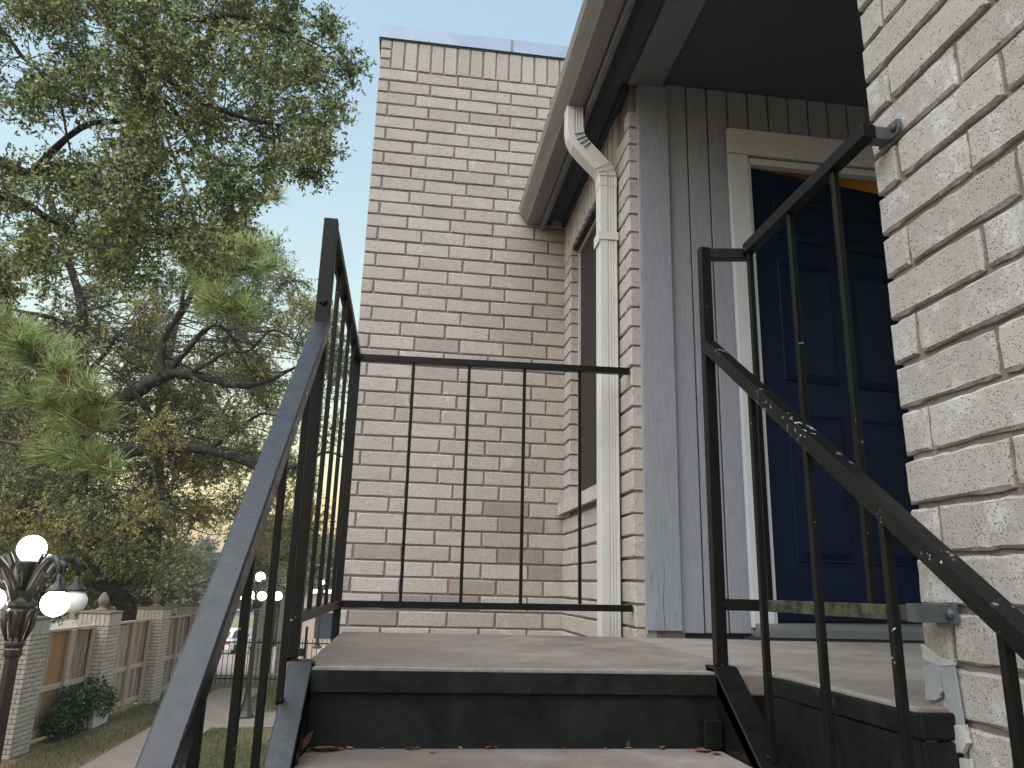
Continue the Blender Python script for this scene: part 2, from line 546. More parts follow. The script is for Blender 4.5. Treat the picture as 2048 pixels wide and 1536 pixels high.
# ------------------------------------------------------------------ bricks
BL, BH, BJ = .266, .0868, .010               # length module, course, joint
def brick_mesh(name, L, H, D, mat, seed, nseg=3, inset=.0045, jit=.0015):
    """front face at y=0 looking to -y, x 0..L, z 0..H"""
    r = random.Random(seed)
    pts = []
    for i in range(nseg): pts.append((L * i / nseg, 0))
    for i in range(max(1, nseg // 3)): pts.append((L, H * i / max(1, nseg // 3)))
    for i in range(nseg): pts.append((L - L * i / nseg, H))
    for i in range(max(1, nseg // 3)): pts.append((0, H - H * i / max(1, nseg // 3)))
    n = len(pts)
    def sh(p, ins, y, j):
        x, z = p
        x += (ins if x < L * .001 else -ins if x > L * .999 else 0)
        z += (ins if z < H * .001 else -ins if z > H * .999 else 0)
        return (x + r.uniform(-j, j), y + r.uniform(-j, j) * .35, z + r.uniform(-j, j))
    v = [sh(p, inset + r.uniform(-.001, .0015), 0, jit * .7) for p in pts]
    v += [sh(p, 0, inset * 1.1, jit) for p in pts]
    v += [sh(p, .001, D, 0) for p in pts]
    fs = [tuple(range(n))]
    for a in (0, 1):
        for i in range(n):
            q = (i + 1) % n
            fs.append((a * n + q, a * n + i, (a + 1) * n + i, (a + 1) * n + q))
    me = bpy.data.meshes.new(name)
    me.from_pydata(v, [], fs)
    bm = bmesh.new(); bm.from_mesh(me)
    bmesh.ops.recalc_face_normals(bm, faces=bm.faces)
    bm.to_mesh(me); bm.free()
    me.materials.append(mat)
    return me

def brick_set(prefix, L, H, D, mat, n=6, nseg=3, **k):
    return [brick_mesh(prefix, L, H, D, mat, 100 + i, nseg, **k) for i in range(n)]

def put_brick(meshes, parent, loc, rz=0.0, sx=1.0, sz=1.0, ry=0.0, wob=.0015):
    o = bpy.data.objects.new('brick', rng.choice(meshes))
    C.objects.link(o)
    o.parent = parent
    o.location = (loc[0] + rng.uniform(-wob, wob), loc[1] + rng.uniform(-wob, wob), loc[2] + rng.uniform(-wob, wob) * .6)
    o.rotation_euler = (rng.uniform(-.004, .004), ry + rng.uniform(-.004, .004), rz + rng.uniform(-.003, .003))
    o.scale = (sx, 1, sz)
    return o

HB = BH - BJ
full = brick_set('brick', BL - BJ, HB, .085, MB_brick, 8, 3)
short = brick_set('brick', .067, HB, .085, MB_brick, 4, 3)

MB_brick_dark = mk_brick('brick_dark_clay', (.92, .85, .89), .64)
full_dark = brick_set('brick', BL - BJ, HB, .085, MB_brick_dark, 4, 3)
short_dark = brick_set('brick', .067, HB, .085, MB_brick_dark, 3, 3)

def course(s0, s1, is_short, first_full=.249):
    """brick spans along a wall from s0 to s1 in third bond: short rows begin with a .067 closer"""
    out = []
    p = s0
    ln = .067 if is_short else first_full - BJ / 2
    while p < s1 - .02:
        e = min(p + ln, s1)
        out.append((p, e))
        p = e + BJ
        ln = BL - BJ
    return out

def joined_bricks(name, rows, face, parent, mat, x, depth=.02):
    """the many bricks away from the view as one part of real geometry; rows: (z0, [(a,b)...])"""
    mb = MB()
    for z0, sp in rows:
        for a, b in sp:
            j = rng.uniform(-.001, .001)
            if face == 'x': mb.box(x + j, x + depth, a, b, z0, z0 + HB)
            else: mb.box(a, b, x + j, x + depth, z0, z0 + HB)
    return mb.build(name, mat, parent, kind='stuff')

# ================================================================== GROUND
GZ = -2.5
def gz(x, y):
    z = GZ
    if y > 24:
        z -= 1.75 * min(1.0, (y - 24) / 28.0)
    if y > 60:
        z += .022 * (min(y, 150) - 60)
    return z
mb = MB()
xs = [-400, -150, -80, -50, -30, -20, -12, -8, -6, -4, -2, 0, 4, 10, 30, 80, 200, 400]
ys = [-120, -40, -10, 0, 5, 8, 11, 14, 17, 20, 24, 28, 33, 38, 45, 52, 60, 80, 110, 150, 300, 900]
for y in ys:
    for x in xs:
        mb.v.append((x, y, gz(x, y)))
nx = len(xs)
for j in range(len(ys) - 1):
    for i in range(nx - 1):
        mb.f.append((j * nx + i, j * nx + i + 1, (j + 1) * nx + i + 1, (j + 1) * nx + i))
mb.build('ground', M_lawn, kind='structure', label='patchy lawn and bare soil sloping away below the stairs')
def sheet(name, pts, mat, dz, label):
    n = len(pts)
    # subdivide long ways so the sheet follows the ground
    m2 = MB()
    m2.add([(x, y, gz(x, y) + dz) for x, y in pts], [tuple(range(n))])
    return m2.build(name, mat, kind='structure', label=label)
sheet('sidewalk', [(-4.42, 2), (-3.35, 2), (-3.35, 21.5), (-4.42, 21.5)], M_path, .004, 'pale concrete sidewalk running along the wooden fence')
sheet('cross_path', [(-3.348, 15.9), (-1.2, 16.1), (-1.2, 17.9), (-3.348, 17.6)], M_path, .008, 'concrete path crossing by the far lamp post')
mb = MB()
yy = [24.5, 28, 33, 38, 45, 52, 60, 72, 80, 110, 150]
for y in yy:
    mb.v.append((-30, y, gz(0, y) + .02)); mb.v.append((24, y, gz(0, y) + .02))
for i in range(len(yy) - 1):
    mb.f.append((2 * i, 2 * i + 1, 2 * i + 3, 2 * i + 2))
mb.build('road', M_road, kind='structure', label='pinkish paved lot beyond the iron fence')
mb = MB()
for y in (74, 86):
    mb.v.append((-28, y, gz(0, y) + .05)); mb.v.append((22, y, gz(0, y) + .05))
mb.f.append((0, 1, 3, 2))
mb.build('verge', M_field, kind='structure', label='strip of dry grass across the far lot')

# grass blades on the near lawn
n = 42000
gx = nr.uniform(-5.4, -1.6, n); gy = nr.uniform(11, 21.5, n)
keep = ~((gx > -4.46) & (gx < -3.31)) & ~((gx > -3.4) & (gy > 15.8) & (gy < 18)) & (np.sin(gx * 2.1 + gy) + np.sin(gy * 1.3 - gx * 1.7) + nr.uniform(-1.2, 1.2, n) > -.6)
gx, gy = gx[keep], gy[keep]
n = len(gx)
base = np.stack([gx, gy, np.full(n, GZ)], 1)
up = np.stack([nr.normal(0, .35, n), nr.normal(0, .35, n), np.ones(n)], 1)
up /= np.linalg.norm(up, axis=1, keepdims=True)
sd_ = np.stack([nr.normal(size=n), nr.normal(size=n), np.zeros(n)], 1)
sd_ /= np.linalg.norm(sd_, axis=1, keepdims=True)
Lg = nr.uniform(.03, .075, n)
Q = np.stack([base - sd_ * .006, base + sd_ * .006, base + up * Lg[:, None] + sd_ * .002, base + up * Lg[:, None] - sd_ * .002], 1)
link('grass', quad_mesh('grass', Q, M_grass), kind='stuff', label='short patchy grass of the lawn beside the sidewalk', cat='grass')

# ================================================================== BRICK WING (parapet wall facing the stairs)
WY, WX0, WX1, ZB = 4.378, -.35, .905, -.052
wing = thing('brick_wing', 'tall tan brick wall with flat parapet and metal coping behind the cross railing', 'wall', loc=(WX0, WY, GZ))
def child(o, parent):
    """parent without moving: thing empties sit at their base, parts keep world coordinates"""
    o.parent = parent
    o.matrix_parent_inverse = Matrix.Translation(-Vector(parent.location))
    return o
def loc0(parent):
    return Vector(parent.location)
core = MB().box(WX0 + .012, 3.6, WY + .009, WY + 2.6, GZ - .1, 3.64).build('mortar_backing', M_mortar)
child(core, wing)
NB0, NB1 = -3, 39
for j in range(NB0, NB1 + 1):
    z = ZB + j * BH + BJ / 2
    for a, b in course(WX0, WX1, j % 2 == 0):
        ms, ln = (short, .067) if b - a < .1 else (full, BL - BJ)
        if rng.random() < (.26 if j < 5 else .04 if j < 9 else 0):
            ms = short_dark if ms is short else full_dark
        o = put_brick(ms, core, (a, WY, z), 0, (b - a) / ln)
# soldier course under the coping, three stacked headers at the corner
zs0 = ZB + 40 * BH + BJ / 2
for k in range(3):
    put_brick(short, core, (WX0, WY, zs0 + k * .0745), 0, 1, .82)
x = WX0 + .077
hl = 3.642 - zs0
while x < WX1 - .03:
    put_brick(full, core, (x + .0765, WY, zs0), 0, (hl - .008) / (BL - BJ), .0765 / HB, -math.pi / 2) 
    x += .0865
for o in core.children:
    o.matrix_parent_inverse = Matrix.Identity(4)
joined_low = [(ZB + j * BH + BJ / 2, course(WX0, WX1, j % 2 == 0)) for j in range(-28, NB0)]
o = joined_bricks('lower_bricks', joined_low, 'y', None, MB_brick, WY)
child(o, wing)
rows = [(ZB + j * BH + BJ / 2, course(WY + .08, WY + 2.6, j % 2 == 1)) for j in range(-28, 42)]
o = joined_bricks('side_bricks', rows, 'x', None, MB_brick, WX0)
child(o, wing)
cop = MB().prism([(WY - .012, 3.646), (WY - .008, 3.646), (WY - .004, 3.738), (WY + .30, 3.738), (WY + .30, 3.743), (WY - .009, 3.743)], 'x', WX0 - .014, 1.6)
cop.prism([(WY - .012, 3.646), (WY + 2.5, 3.646), (WY + 2.5, 3.742), (WY - .009, 3.742)], 'x', WX0 - .017, WX0 - .0135)
cop.box(WX0 - .01, 1.6, WY + .001, WY + 2.5, 3.6405, 3.737)
cp = child(cop.build('coping', M_coping), wing)
for x in (-.13, .18, .49):
    child(MB().lathe([(.0, 0), (.006, .001), (.004, .004)], 8).build('screw', M_screw), wing)
    q = C.objects[-1] if False else bpy.data.objects[wing.children[-1].name]
    q.matrix_parent_inverse = Matrix.Identity(4)
    q.location = Vector((x, WY - .0115, 3.70)) - loc0(wing)
    q.rotation_euler.x = R_(90)
child(MB().box(.505, .522, WY - .0135, WY - .0125 + .002, 3.648, 3.741).build('lap_seam', M_gutter), wing)

# ================================================================== WINDOW WALL (runs from the wing towards the stairs)
BX, BY0, BY1 = .889, 2.962, WY
wall = thing('window_wall', 'tan brick side wall with a narrow dark window behind the downspout', 'wall', loc=(BX, BY0, GZ))
OY0, OY1, OZ0, OZ1 = 3.27, 4.185, .655, 2.16
mw = MB()
mw.box(BX + .013, BX + .2, BY0 + .006, OY0 - .012, GZ - .1, 2.45)
mw.box(BX + .013, BX + .2, OY1 + .012, BY1 + .005, GZ - .1, OZ1 + .01)
mw.box(BX + .02, BX + .2, OY1 + .0125, BY1 + .005, OZ1 + .0105, 2.45)
mw.box(BX + .013, BX + .2, OY0 - .0115, OY1 + .0115, GZ - .1, OZ0 - .03)
mw.box(BX + .02, BX + .2, OY0 - .0115, OY1 + .0115, OZ1 + .01, 2.45)
bw = child(mw.build('mortar_backing', M_mortar), wall)
def b_brick(ya, yb, z, sx=None):
    """brick on a face looking to -x; spans ya..yb with ya the end nearer the camera"""
    ms, ln = (short, .067) if yb - ya < .1 else (full, BL - BJ)
    put_brick(ms, bw, (BX, yb, z), -math.pi / 2, (yb - ya) / ln)
for j in range(-3, 29):
    z = ZB + j * BH + BJ / 2
    if z + HB > 2.40: break
    spans = course(BY0, BY1 - .004, j % 2 == 0)
    for a, b in spans:
        if z + HB > OZ0 - .09 and z < OZ1:          # cut at the window
            if b <= OY0 + .001 or a >= OY1 - .001: b_brick(a, b, z)
            elif z + HB <= OZ0 - .085: b_brick(a, b, z)
            else:
                if a < OY0 - .03: b_brick(a, OY0, z)
                if b > OY1 + .03: b_brick(OY1, b, z)
        elif z >= OZ1 - .05 and b > OY0 - .12:
            pass
        else:
            b_brick(a, b, z)
# soldiers over the window
y = BY1 - .012
while y > OY0 - .12:
    put_brick(full, bw, (BX, y, OZ1 + .005), -math.pi / 2, .225 / (BL - BJ), .066 / HB, 0)
    q = bw.children[-1] if False else None
    y -= .0865
for o in list(bw.children):
    if o.name.startswith('brick') and abs(o.scale.x - .225 / (BL - BJ)) < 1e-6 and abs(o.scale.z - .066 / HB) < 1e-6:
        o.rotation_euler = (0, -math.pi / 2, -math.pi / 2)   # stood on end
        o.location.y -= .0005
        o.location.z = OZ1 + .005
# sloping rowlock sill
y = OY1 + .17
while y > OY0:
    s = MB().prism([(BX - .034, OZ0 - .082), (BX - .03, OZ0 - .012), (BX + .09, OZ0 + .022), (BX + .09, OZ0 - .06)], 'y', y - .068, y)
    so_ = s.build('sill_brick', MB_brick, bevel=.003)
    so_.parent = bw
    y -= .0775
win = child(MB().box(BX + .060, BX + .070, OY0 + .01, OY1 - .014, OZ0 - .02, OZ1 - .012).build('window', M_screen), wall)
fr = MB()
fr.box(BX + .046, BX + .078, OY1 - .013, OY1 - .002, OZ0 + .01, OZ1 - .008)
fr.box(BX + .046, BX + .078, OY0 + .004, OY1 - .0135, OZ1 - .022, OZ1 - .008)
child(MB().box(BX + .016, BX + .11, OY0 - .1, OY1 + .06, OZ1 - .007, OZ1 + .003).build('lintel', M_frieze), wall)
f_ = fr.build('window_frame', M_wframe, bevel=.002)
f_.parent = win
for o in bw.children:
    o.matrix_parent_inverse = Matrix.Identity(4)

# ================================================================== ROOF EDGE: beam, soffit, fascia, gutter
eave = thing('roof_eave', 'grey roof eave with metal gutter, dark soffit and porch beam overhead', 'eave', loc=(.9, 4.37, 2.4))
EY0, EY1 = -2.5, WY - .004
g = MB().prism([(.596, 2.458), (.590, 2.505), (.604, 2.515), (.600, 2.47), (.650, 2.402), (.716, 2.402), (.716, 2.5), (.724, 2.5), (.724, 2.394), (.645, 2.394)], 'y', EY0, EY1)
# closed end cap by the brick wing
gt = child(g.build('gutter', M_gutter, bevel=.0015), eave)
ec = MB().prism([(.588, 2.51), (.598, 2.456), (.645, 2.3925), (.722, 2.3925), (.722, 2.51)], 'y', EY1 - .004, EY1 + .001).build('end_cap', M_gutter)
ec.parent = gt
child(MB().box(.729, .752, EY0, EY1, 2.357, 2.54).build('fascia', M_beam, bevel=.002), eave)
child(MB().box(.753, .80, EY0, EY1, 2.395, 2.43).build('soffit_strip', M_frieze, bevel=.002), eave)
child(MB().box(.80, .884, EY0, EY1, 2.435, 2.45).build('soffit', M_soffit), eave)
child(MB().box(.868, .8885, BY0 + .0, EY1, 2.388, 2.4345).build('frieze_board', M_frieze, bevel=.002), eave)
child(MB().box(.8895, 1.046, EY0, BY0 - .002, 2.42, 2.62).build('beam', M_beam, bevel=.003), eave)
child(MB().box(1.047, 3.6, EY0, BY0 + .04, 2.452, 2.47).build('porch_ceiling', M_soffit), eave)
child(MB().prism([(.64, 2.53), (.64, 2.545), (3.6, 4.0), (3.6, 3.98)], 'y', EY0, EY1).build('roof_light_blocker', M_shingle), eave)  # unseen roof slab, added to block light from above
child(MB().prism([(.885, 2.63), (3.6, 2.63), (3.6, 3.9), (.9, 2.66)], 'y', EY0, EY0 + .05).build('gable_end', M_beam), eave)
for y_ in (1.5, 1.95, 2.4, 2.75):
    for dx in (0, .018):
        q = MB().lathe([(.0, 0), (.004, .0005), (.003, .003)], 8).build('nail', M_screw)
        child(q, eave)
        q.matrix_parent_inverse = Matrix.Identity(4)
        q.location = Vector((.915 + dx, y_ + dx, 2.4195)) - loc0(eave)
        q.rotation_euler.x = math.pi

# ================================================================== DOWNSPOUT
ds = thing('downspout', 'white ribbed metal downspout with a bent elbow below the gutter', 'downspout', loc=(.84, 3.155, 0))
def spout_ring(cx, cz, ang, w=.082, d=.07, y0=3.12):
    """corrugated outline across direction `ang` in the x-z plane, ribs on the front"""
    ax = Vector((math.cos(ang), 0, math.sin(ang)))
    out = []
    prof = [(0, .004), (.03, 0), (.42, 0), (.47, .001), (.50, .0045), (.54, .0045), (.57, .001), (.62, .001), (.65, .0045), (.69, .0045), (.72, .001), (.77, .001), (.80, .0045), (.83, .0045), (.86, .0005), (.97, 0), (1, .004)]
    for tt, dy_ in prof:
        out.append(Vector((cx, y0 + dy_, cz)) + ax * ((tt - .5) * w))
    for tt in (1, .5, 0):
        out.append(Vector((cx, y0 + d, cz)) + ax * ((tt - .5) * w))
    return out
def loft(rings):
    mb = MB(); n = len(rings[0])
    for r_ in rings: mb.v += [tuple(p) for p in r_]
    for i in range(len(rings) - 1):
        for k in range(n):
            q = (k + 1) % n
            mb.f.append((i * n + k, i * n + q, (i + 1) * n + q, (i + 1) * n + k))
    mb.f.append(tuple(range(n))[::-1]); mb.f.append(tuple((len(rings) - 1) * n + k for k in range(n)))
    return mb
child(loft([spout_ring(.840, -2.3, 0), spout_ring(.838, 1.0, 0), spout_ring(.838, 2.035, 0)]).build('pipe', M_spout), ds)
el = [spout_ring(.838, 1.99, 0, .0865, .0745, 3.118), spout_ring(.838, 2.03, .02, .0865, .0745, 3.118), spout_ring(.833, 2.058, .22, .085, .072), spout_ring(.818, 2.085, .5, .085, .072), spout_ring(.742, 2.165, .78, .086, .072),
      spout_ring(.706, 2.205, .6, .085, .072), spout_ring(.688, 2.24, .3, .083, .072), spout_ring(.681, 2.28, .08, .081, .071), spout_ring(.68, 2.395, 0, .079, .07)]
elb = child(loft(el).build('elbow', M_spout), ds)
for i, (cx, cz, a, w) in enumerate([(.690, 2.243, .30, .05), (.699, 2.221, .48, .052), (.712, 2.203, .62, .05), (.727, 2.187, .76, .042)]):
    ax = Vector((math.cos(a), 0, math.sin(a)))
    p = Vector((cx + .012, 3.1185, cz + .006))
    q = MB().bar(p - ax * w / 2, p + ax * w / 2, .004, .004).build('crimp', M_crimp)
    q.parent = elb
for (cx, cz, a, w) in [(.812, 2.092, .5, .088), (.828, 2.068, .3, .087), (.836, 2.043, .1, .087)]:
    ax = Vector((math.cos(a), 0, math.sin(a)))
    p = Vector((cx, 3.1165, cz))
    q = MB().bar(p - ax * w / 2, p + ax * w / 2, .004, .004).build('crimp_ring', M_spout, bevel=.001)
    q.parent = elb
st = MB().box(.793, .884, 3.1155, 3.1185, 1.715, 1.755)
st.box(.788, .7945, 3.1155, 3.2, 1.70, 1.752)
child(st.build('strap', M_spout, bevel=.002), ds)

# ================================================================== ENTRY WALL with siding, casing and blue door
ent = thing('entry_wall', 'grey board entry wall with pale door casing under the porch roof', 'wall', loc=(1.5, 2.96, 0))
EY = 2.96
child(MB().box(.96, 1.443, EY + .026, EY + .12, -.3, 2.45).build('sheathing', M_frieze), ent)
child(MB().box(2.36, 3.5, EY + .026, EY + .12, -.3, 2.45).build('sheathing', M_frieze), ent)
child(MB().box(1.443, 2.36, EY + .026, EY + .044, 2.10, 2.45).build('sheathing', M_frieze), ent)
# corner trim board, slightly proud, split at its foot
tb = MB().prism([(.934, EY - .022), (1.069, EY - .022), (1.069, EY + .02), (.934, EY + .02)], 'z', .027, 2.419).build('corner_board', M_siding, bevel=.003)
child(tb, ent)
cj = MB().box(.9295, .9335, EY - .019, EY + .012, .012, 2.40).build('caulk_bead', M_flash, bevel=.0015)
cj.parent = tb
ck = MB().tube([(1.0, EY - .0215, .03), (.994, EY - .0215, .12), (1.002, EY - .0215, .25), (.997, EY - .0215, .45)], [.0016, .0014, .001, .0003], 4).build('crack', M_screw)
ck.parent = tb
x = 1.0705
grooves = []
while x < 3.4:
    x2 = x + .0935
    grooves.append(x)
    zb, zt = .022 + rng.uniform(-.003, .003), 2.449
    if x2 > 1.36 and x < 2.45:
        zb = 2.23
        if x < 1.352:
            zb = .022
    child(MB().box(x, x2, EY + rng.uniform(-.001, .001), EY + .02, zb, zt).build('siding_board', M_siding, bevel=.003), ent)
    x += .1
child(MB().box(1.0705, 3.4, EY + .012, EY + .0255, .03, 2.44).build('groove_backing', M_siding), ent) if False else None
for (x, z) in [(.955, .045), (.985, .042), (1.04, .09), (1.105, .05), (1.15, .62), (.99, .85)]:
    q = MB().lathe([(.0, 0), (.005, .0005), (.004, .0025)], 8).build('nail', M_siding)
    child(q, ent); q.matrix_parent_inverse = Matrix.Identity(4)
    q.location = Vector((x, (EY - .022 if x < 1.069 else EY - .001), z)) - loc0(ent); q.rotation_euler.x = R_(90)
cs = child(MB().box(1.351, 1.441, EY - .028, EY - .001 - .0015, .045, 2.105).build('door_casing', M_casing, bevel=.003), ent)
child(MB().box(1.351, 2.46, EY - .030, EY - .0025, 2.108, 2.235).build('head_casing', M_casing, bevel=.003), ent)
child(MB().box(2.36, 2.45, EY - .028, EY - .0025, .045, 2.105).build('door_casing', M_casing, bevel=.003), ent)
child(MB().box(1.441, 1.457, EY - .018, EY + .055, .06, 2.0975).build('door_jamb', M_casing, bevel=.002), ent)
child(MB().box(2.343, 2.359, EY - .018, EY + .055, .06, 2.0975).build('door_jamb', M_casing, bevel=.002), ent)
child(MB().box(1.4575, 2.3425, EY - .017, EY + .022, 2.066, 2.0985).build('head_jamb', M_casing, bevel=.002), ent)
th = MB().prism([(EY - .06, .012), (EY - .06, .045), (EY - .03, .062), (EY + .13, .068), (EY + .13, .012)], 'x', 1.36, 2.45)
child(th.build('threshold', M_sill, bevel=.002), ent)
child(MB().box(1.33, 2.46, EY - .05, EY + .02, .0, .0115).build('sill_plate', M_frieze), ent)
# the door, hinged on the left jamb and standing ajar inwards
DW, DZ0, DZ1 = .88, .072, 2.058
DOOR_A = 9
door = MB().box(0, DW, 0, .044, DZ0, DZ1).build('door', M_door, bevel=.002)
child(door, ent)
door.matrix_parent_inverse = Matrix.Identity(4)
door.location = Vector((1.459, EY + .004, 0)) - loc0(ent)
door.rotation_euler.z = R_(DOOR_A)
def door_panel(x0, x1, z0, z1):
    m = MB()
    i1, i2 = .014, .04
    for k, (ins, yy) in enumerate([(0, -.0005), (.005, -.006), (i1, .004 - .006), (i2, -.0095)]):
        m.v += [(x0 + ins, yy, z0 + ins), (x1 - ins, yy, z0 + ins), (x1 - ins, yy, z1 - ins), (x0 + ins, yy, z1 - ins)]
    for k in range(3):
        for i in range(4):
            q = (i + 1) % 4
            m.f.append((k * 4 + i, k * 4 + q, k * 4 + 4 + q, k * 4 + 4 + i))
    m.f.append((12, 13, 14, 15))
    p = m.build('panel', M_door)
    p.parent = door
for x0, x1 in ((.115, .40), (.48, .765)):
    door_panel(x0, x1, .30, .92)
    door_panel(x0, x1, 1.06, 1.62)
    door_panel(x0, x1, 1.72, 1.93)
kn = MB().lathe([(.026, 0), (.026, .006), (.01, .012), (.01, .035), (.024, .042), (.028, .055), (.022, .068), (.0, .072)], 14).build('knob', M_lampmetal, smooth=True)
kn.parent = door
kn.location = (.815, -.001, 1.0); kn.rotation_euler.x = R_(90)

# lit hallway behind the door
hall = MB()
hx0, hx1, hy0, hy1, hz0, hz1 = 1.12, 3.4, EY + .1215, WY - .02, .0, 2.5
hall.box(hx0 - .05, hx0, hy0, hy1, hz0, hz1)
hall.box(hx1, hx1 + .05, hy0, hy1, hz0, hz1)
hall.box(hx0, hx1, hy1 - .03, hy1 - .003, hz0, hz1)
hall.box(hx0 - .05, hx1 + .05, hy0 - .075, hy1, hz1 + .001, hz1 + .05)
hall.box(hx0 - .05, hx1 + .05, hy0, hy1, hz0 - .05, hz0 - .001)
hall.build('hallway', M_inside, kind='structure', label='warmly lit hallway behind the blue door')
hl_ = thing('ceiling_lamp', 'glowing round ceiling lamp inside the hallway behind the blue door', 'lamp', loc=(3.1, 4.05, 2.5))
q = MB().lathe([(.02, 0), (.10, -.01), (.10, -.03), (.02, -.03)], 16).build('mount', M_casing); q.parent = hl_
q = MB().lathe([(.0, -.11), (.06, -.10), (.10, -.06), (.098, -.031), (.0, -.031)], 16).build('globe', M_warm, smooth=True); q.parent = hl_

# ================================================================== BRICK PIER at the right of the stairs
PX, PY1 = .897, 1.278
PCH, PZ0 = .0875, .245
pier = thing('brick_pier', 'big rough tan brick pier close at the right of the stairs', 'pier', loc=(PX, PY1, GZ))
pc = child(MB().box(PX + .010, PX + .42, -1.6, PY1 - .012, GZ - .1, 2.418).build('mortar_backing', M_mortar), pier)
HP = PCH - BJ - .001
pfull = brick_set('brick', BL - BJ, HP, .1, MB_pier, 8, 10, inset=.0042, jit=.002)
pshort = brick_set('brick', .067, HP, .1, MB_pier, 5, 4, inset=.0042, jit=.002)
rows_far = []
for k in range(-31, 25):
    z = PZ0 + k * PCH + BJ / 2
    if z + HP > 2.42: break
    pos = 0.0
    ln = .067 if k % 2 == 0 else .244
    near = []
    while pos < 2.6:
        ya, yb = PY1 - pos - ln, PY1 - pos
        if ya > .45 and k > -7:
            ms, L0 = (pshort, .067) if ln < .1 else (pfull, BL - BJ)
            put_brick(ms, pc, (PX, yb, z), -math.pi / 2, ln / L0, 1, 0, .002)
        elif ya > -1.6:
            near.append((ya, yb))
        pos += ln + BJ
        ln = BL - BJ
    rows_far.append((z, near))
for o in pc.children:
    o.matrix_parent_inverse = Matrix.Identity(4)
mbf = MB()
for z, sp in rows_far:
    for a, b in sp:
        mbf.box(PX + rng.uniform(-.001, .002), PX + .05, a, b, z, z + HP)
child(mbf.build('rear_bricks', MB_pier, kind='stuff'), pier)
# flashing and smeared caulk where the porch slab meets the pier
fl = MB().prism([(1.241, .065), (1.200, .071), (1.193, -.019), (1.219, -.026), (1.230, .018)], 'x', PX - .0065, PX - .003).build('flashing', M_flash, bevel=.001)
child(fl, pier)
def smear(name, poly, th, mat):
    r = random.Random(len(poly))
    out = []
    for i in range(len(poly)):
        a, b = poly[i], poly[(i + 1) % len(poly)]
        for k in range(4):
            f = k / 4
            out.append((a[0] + (b[0] - a[0]) * f + r.uniform(-.002, .002), a[1] + (b[1] - a[1]) * f + r.uniform(-.002, .002)))
    return child(MB().prism(out, 'x', PX - th, PX - .001).build(name, mat, bevel=.0015), pier)
smear('caulk_patch', [(1.277, .060), (1.246, .070), (1.231, .060), (1.236, .024), (1.252, .009), (1.277, .005)], .0085, M_flash)
smear('mortar_smear', [(1.277, .096), (1.236, .078), (1.197, .079), (1.199, .070), (1.244, .066), (1.275, .073)], .0075, M_caulk)
smear('mortar_smear', [(1.224, -.027), (1.188, -.017), (1.186, -.042), (1.200, -.06), (1.228, -.064)], .010, M_caulk)
smear('mortar_smear', [(1.230, -.075), (1.185, -.066), (1.178, -.13), (1.200, -.16), (1.228, -.15)], .007, M_caulk)

# ================================================================== STAIR: landing, riser, tread, stringers
stair = thing('entry_stair', 'concrete landing and top step with black painted riser and steel stringers', 'stairs', loc=(.3, 1.75, GZ))
def slab(name, x0, x1, y0, y1, z0, z1, mat, n=24, amp=.003, **k):
    """concrete slab whose front and left arrises are worn"""
    pts = []
    for i in range(n + 1):
        pts.append((x0 + (x1 - x0) * i / n, y0 + rng.uniform(-amp, amp)))
    pts += [(x1, y1)]
    for i in range(8):
        pts.append((x0 + rng.uniform(-amp, amp), y1 - (y1 - y0) * i / 8))
    return MB().prism(pts, 'z', z0, z1).build(name, mat, bevel=.005, **k)
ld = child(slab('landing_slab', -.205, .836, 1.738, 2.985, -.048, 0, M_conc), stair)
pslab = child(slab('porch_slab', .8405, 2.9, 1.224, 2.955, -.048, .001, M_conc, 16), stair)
child(MB().box(.8365, .840, 1.75, 2.95, -.045, -.006).build('slab_joint', M_edge), stair)
# painted nosing strips and riser plates
child(slab('nosing', -.176, .703, 1.726, 1.737, -.046, -.004, M_riser, 30, .0012), stair)
rp = MB().box(-.176, .703, 1.739, 1.752, -.36, -.0475)
child(rp.build('riser', M_riser, bevel=.002), stair)
n = 60
top_ = [(-.172 + (.872) * i / n, 1.7365) for i in range(n + 1)]
bot_ = [(.70 - (.872) * i / n, 1.752 + rng.uniform(-.006, .007)) for i in range(n + 1)]
child(MB().prism(top_ + bot_, 'z', -.012, .0022).build('worn_edge', M_edge, bevel=.001), stair)
sn = MB()
yy = 1.222
n = 14
pts = [(PX - .066 + rng.uniform(-.0015, .0015), yy + (1.74 - yy) * i / n) for i in range(n + 1)]
pts += [(.8385, 1.74), (.8385, yy)]
child(MB().prism(pts, 'z', -.044, -.006).build('side_nosing', M_riser, bevel=.003), stair)
child(MB().box(.834, .846, 1.226, 1.75, -1.4, -.047).build('side_plate', M_riser, bevel=.002), stair)
child(MB().box(.834, PX + .01, 1.2125, 1.2235, -1.4, -.048).build('end_plate', M_riser, bevel=.003), stair)
child(MB().box(.832, PX + .01, 1.2115, 1.2235, -.044, -.004).build('end_nosing', M_riser, bevel=.004), stair)
child(MB().prism([(.8315, 1.224), (.845, 1.224), (.845, 1.70), (.835, 1.70)], 'z', -.0055, .0025).build('worn_edge', M_edge, bevel=.002), stair)
for i in range(9):
    z1 = -.155 - i * .17
    y1 = 1.7375 - i * .235
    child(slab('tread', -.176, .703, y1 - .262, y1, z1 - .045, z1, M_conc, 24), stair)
    if i:
        child(MB().box(-.176, .703, y1 + .003, y1 + .015, z1 - .2, z1 + .124).build('riser', M_riser), stair)
bk = MB()
bk.box(.66, .7025, 1.700, 1.7255, -.150, -.092)
child(bk.build('support_bracket', M_iron, bevel=.004), stair)
SLP = .735
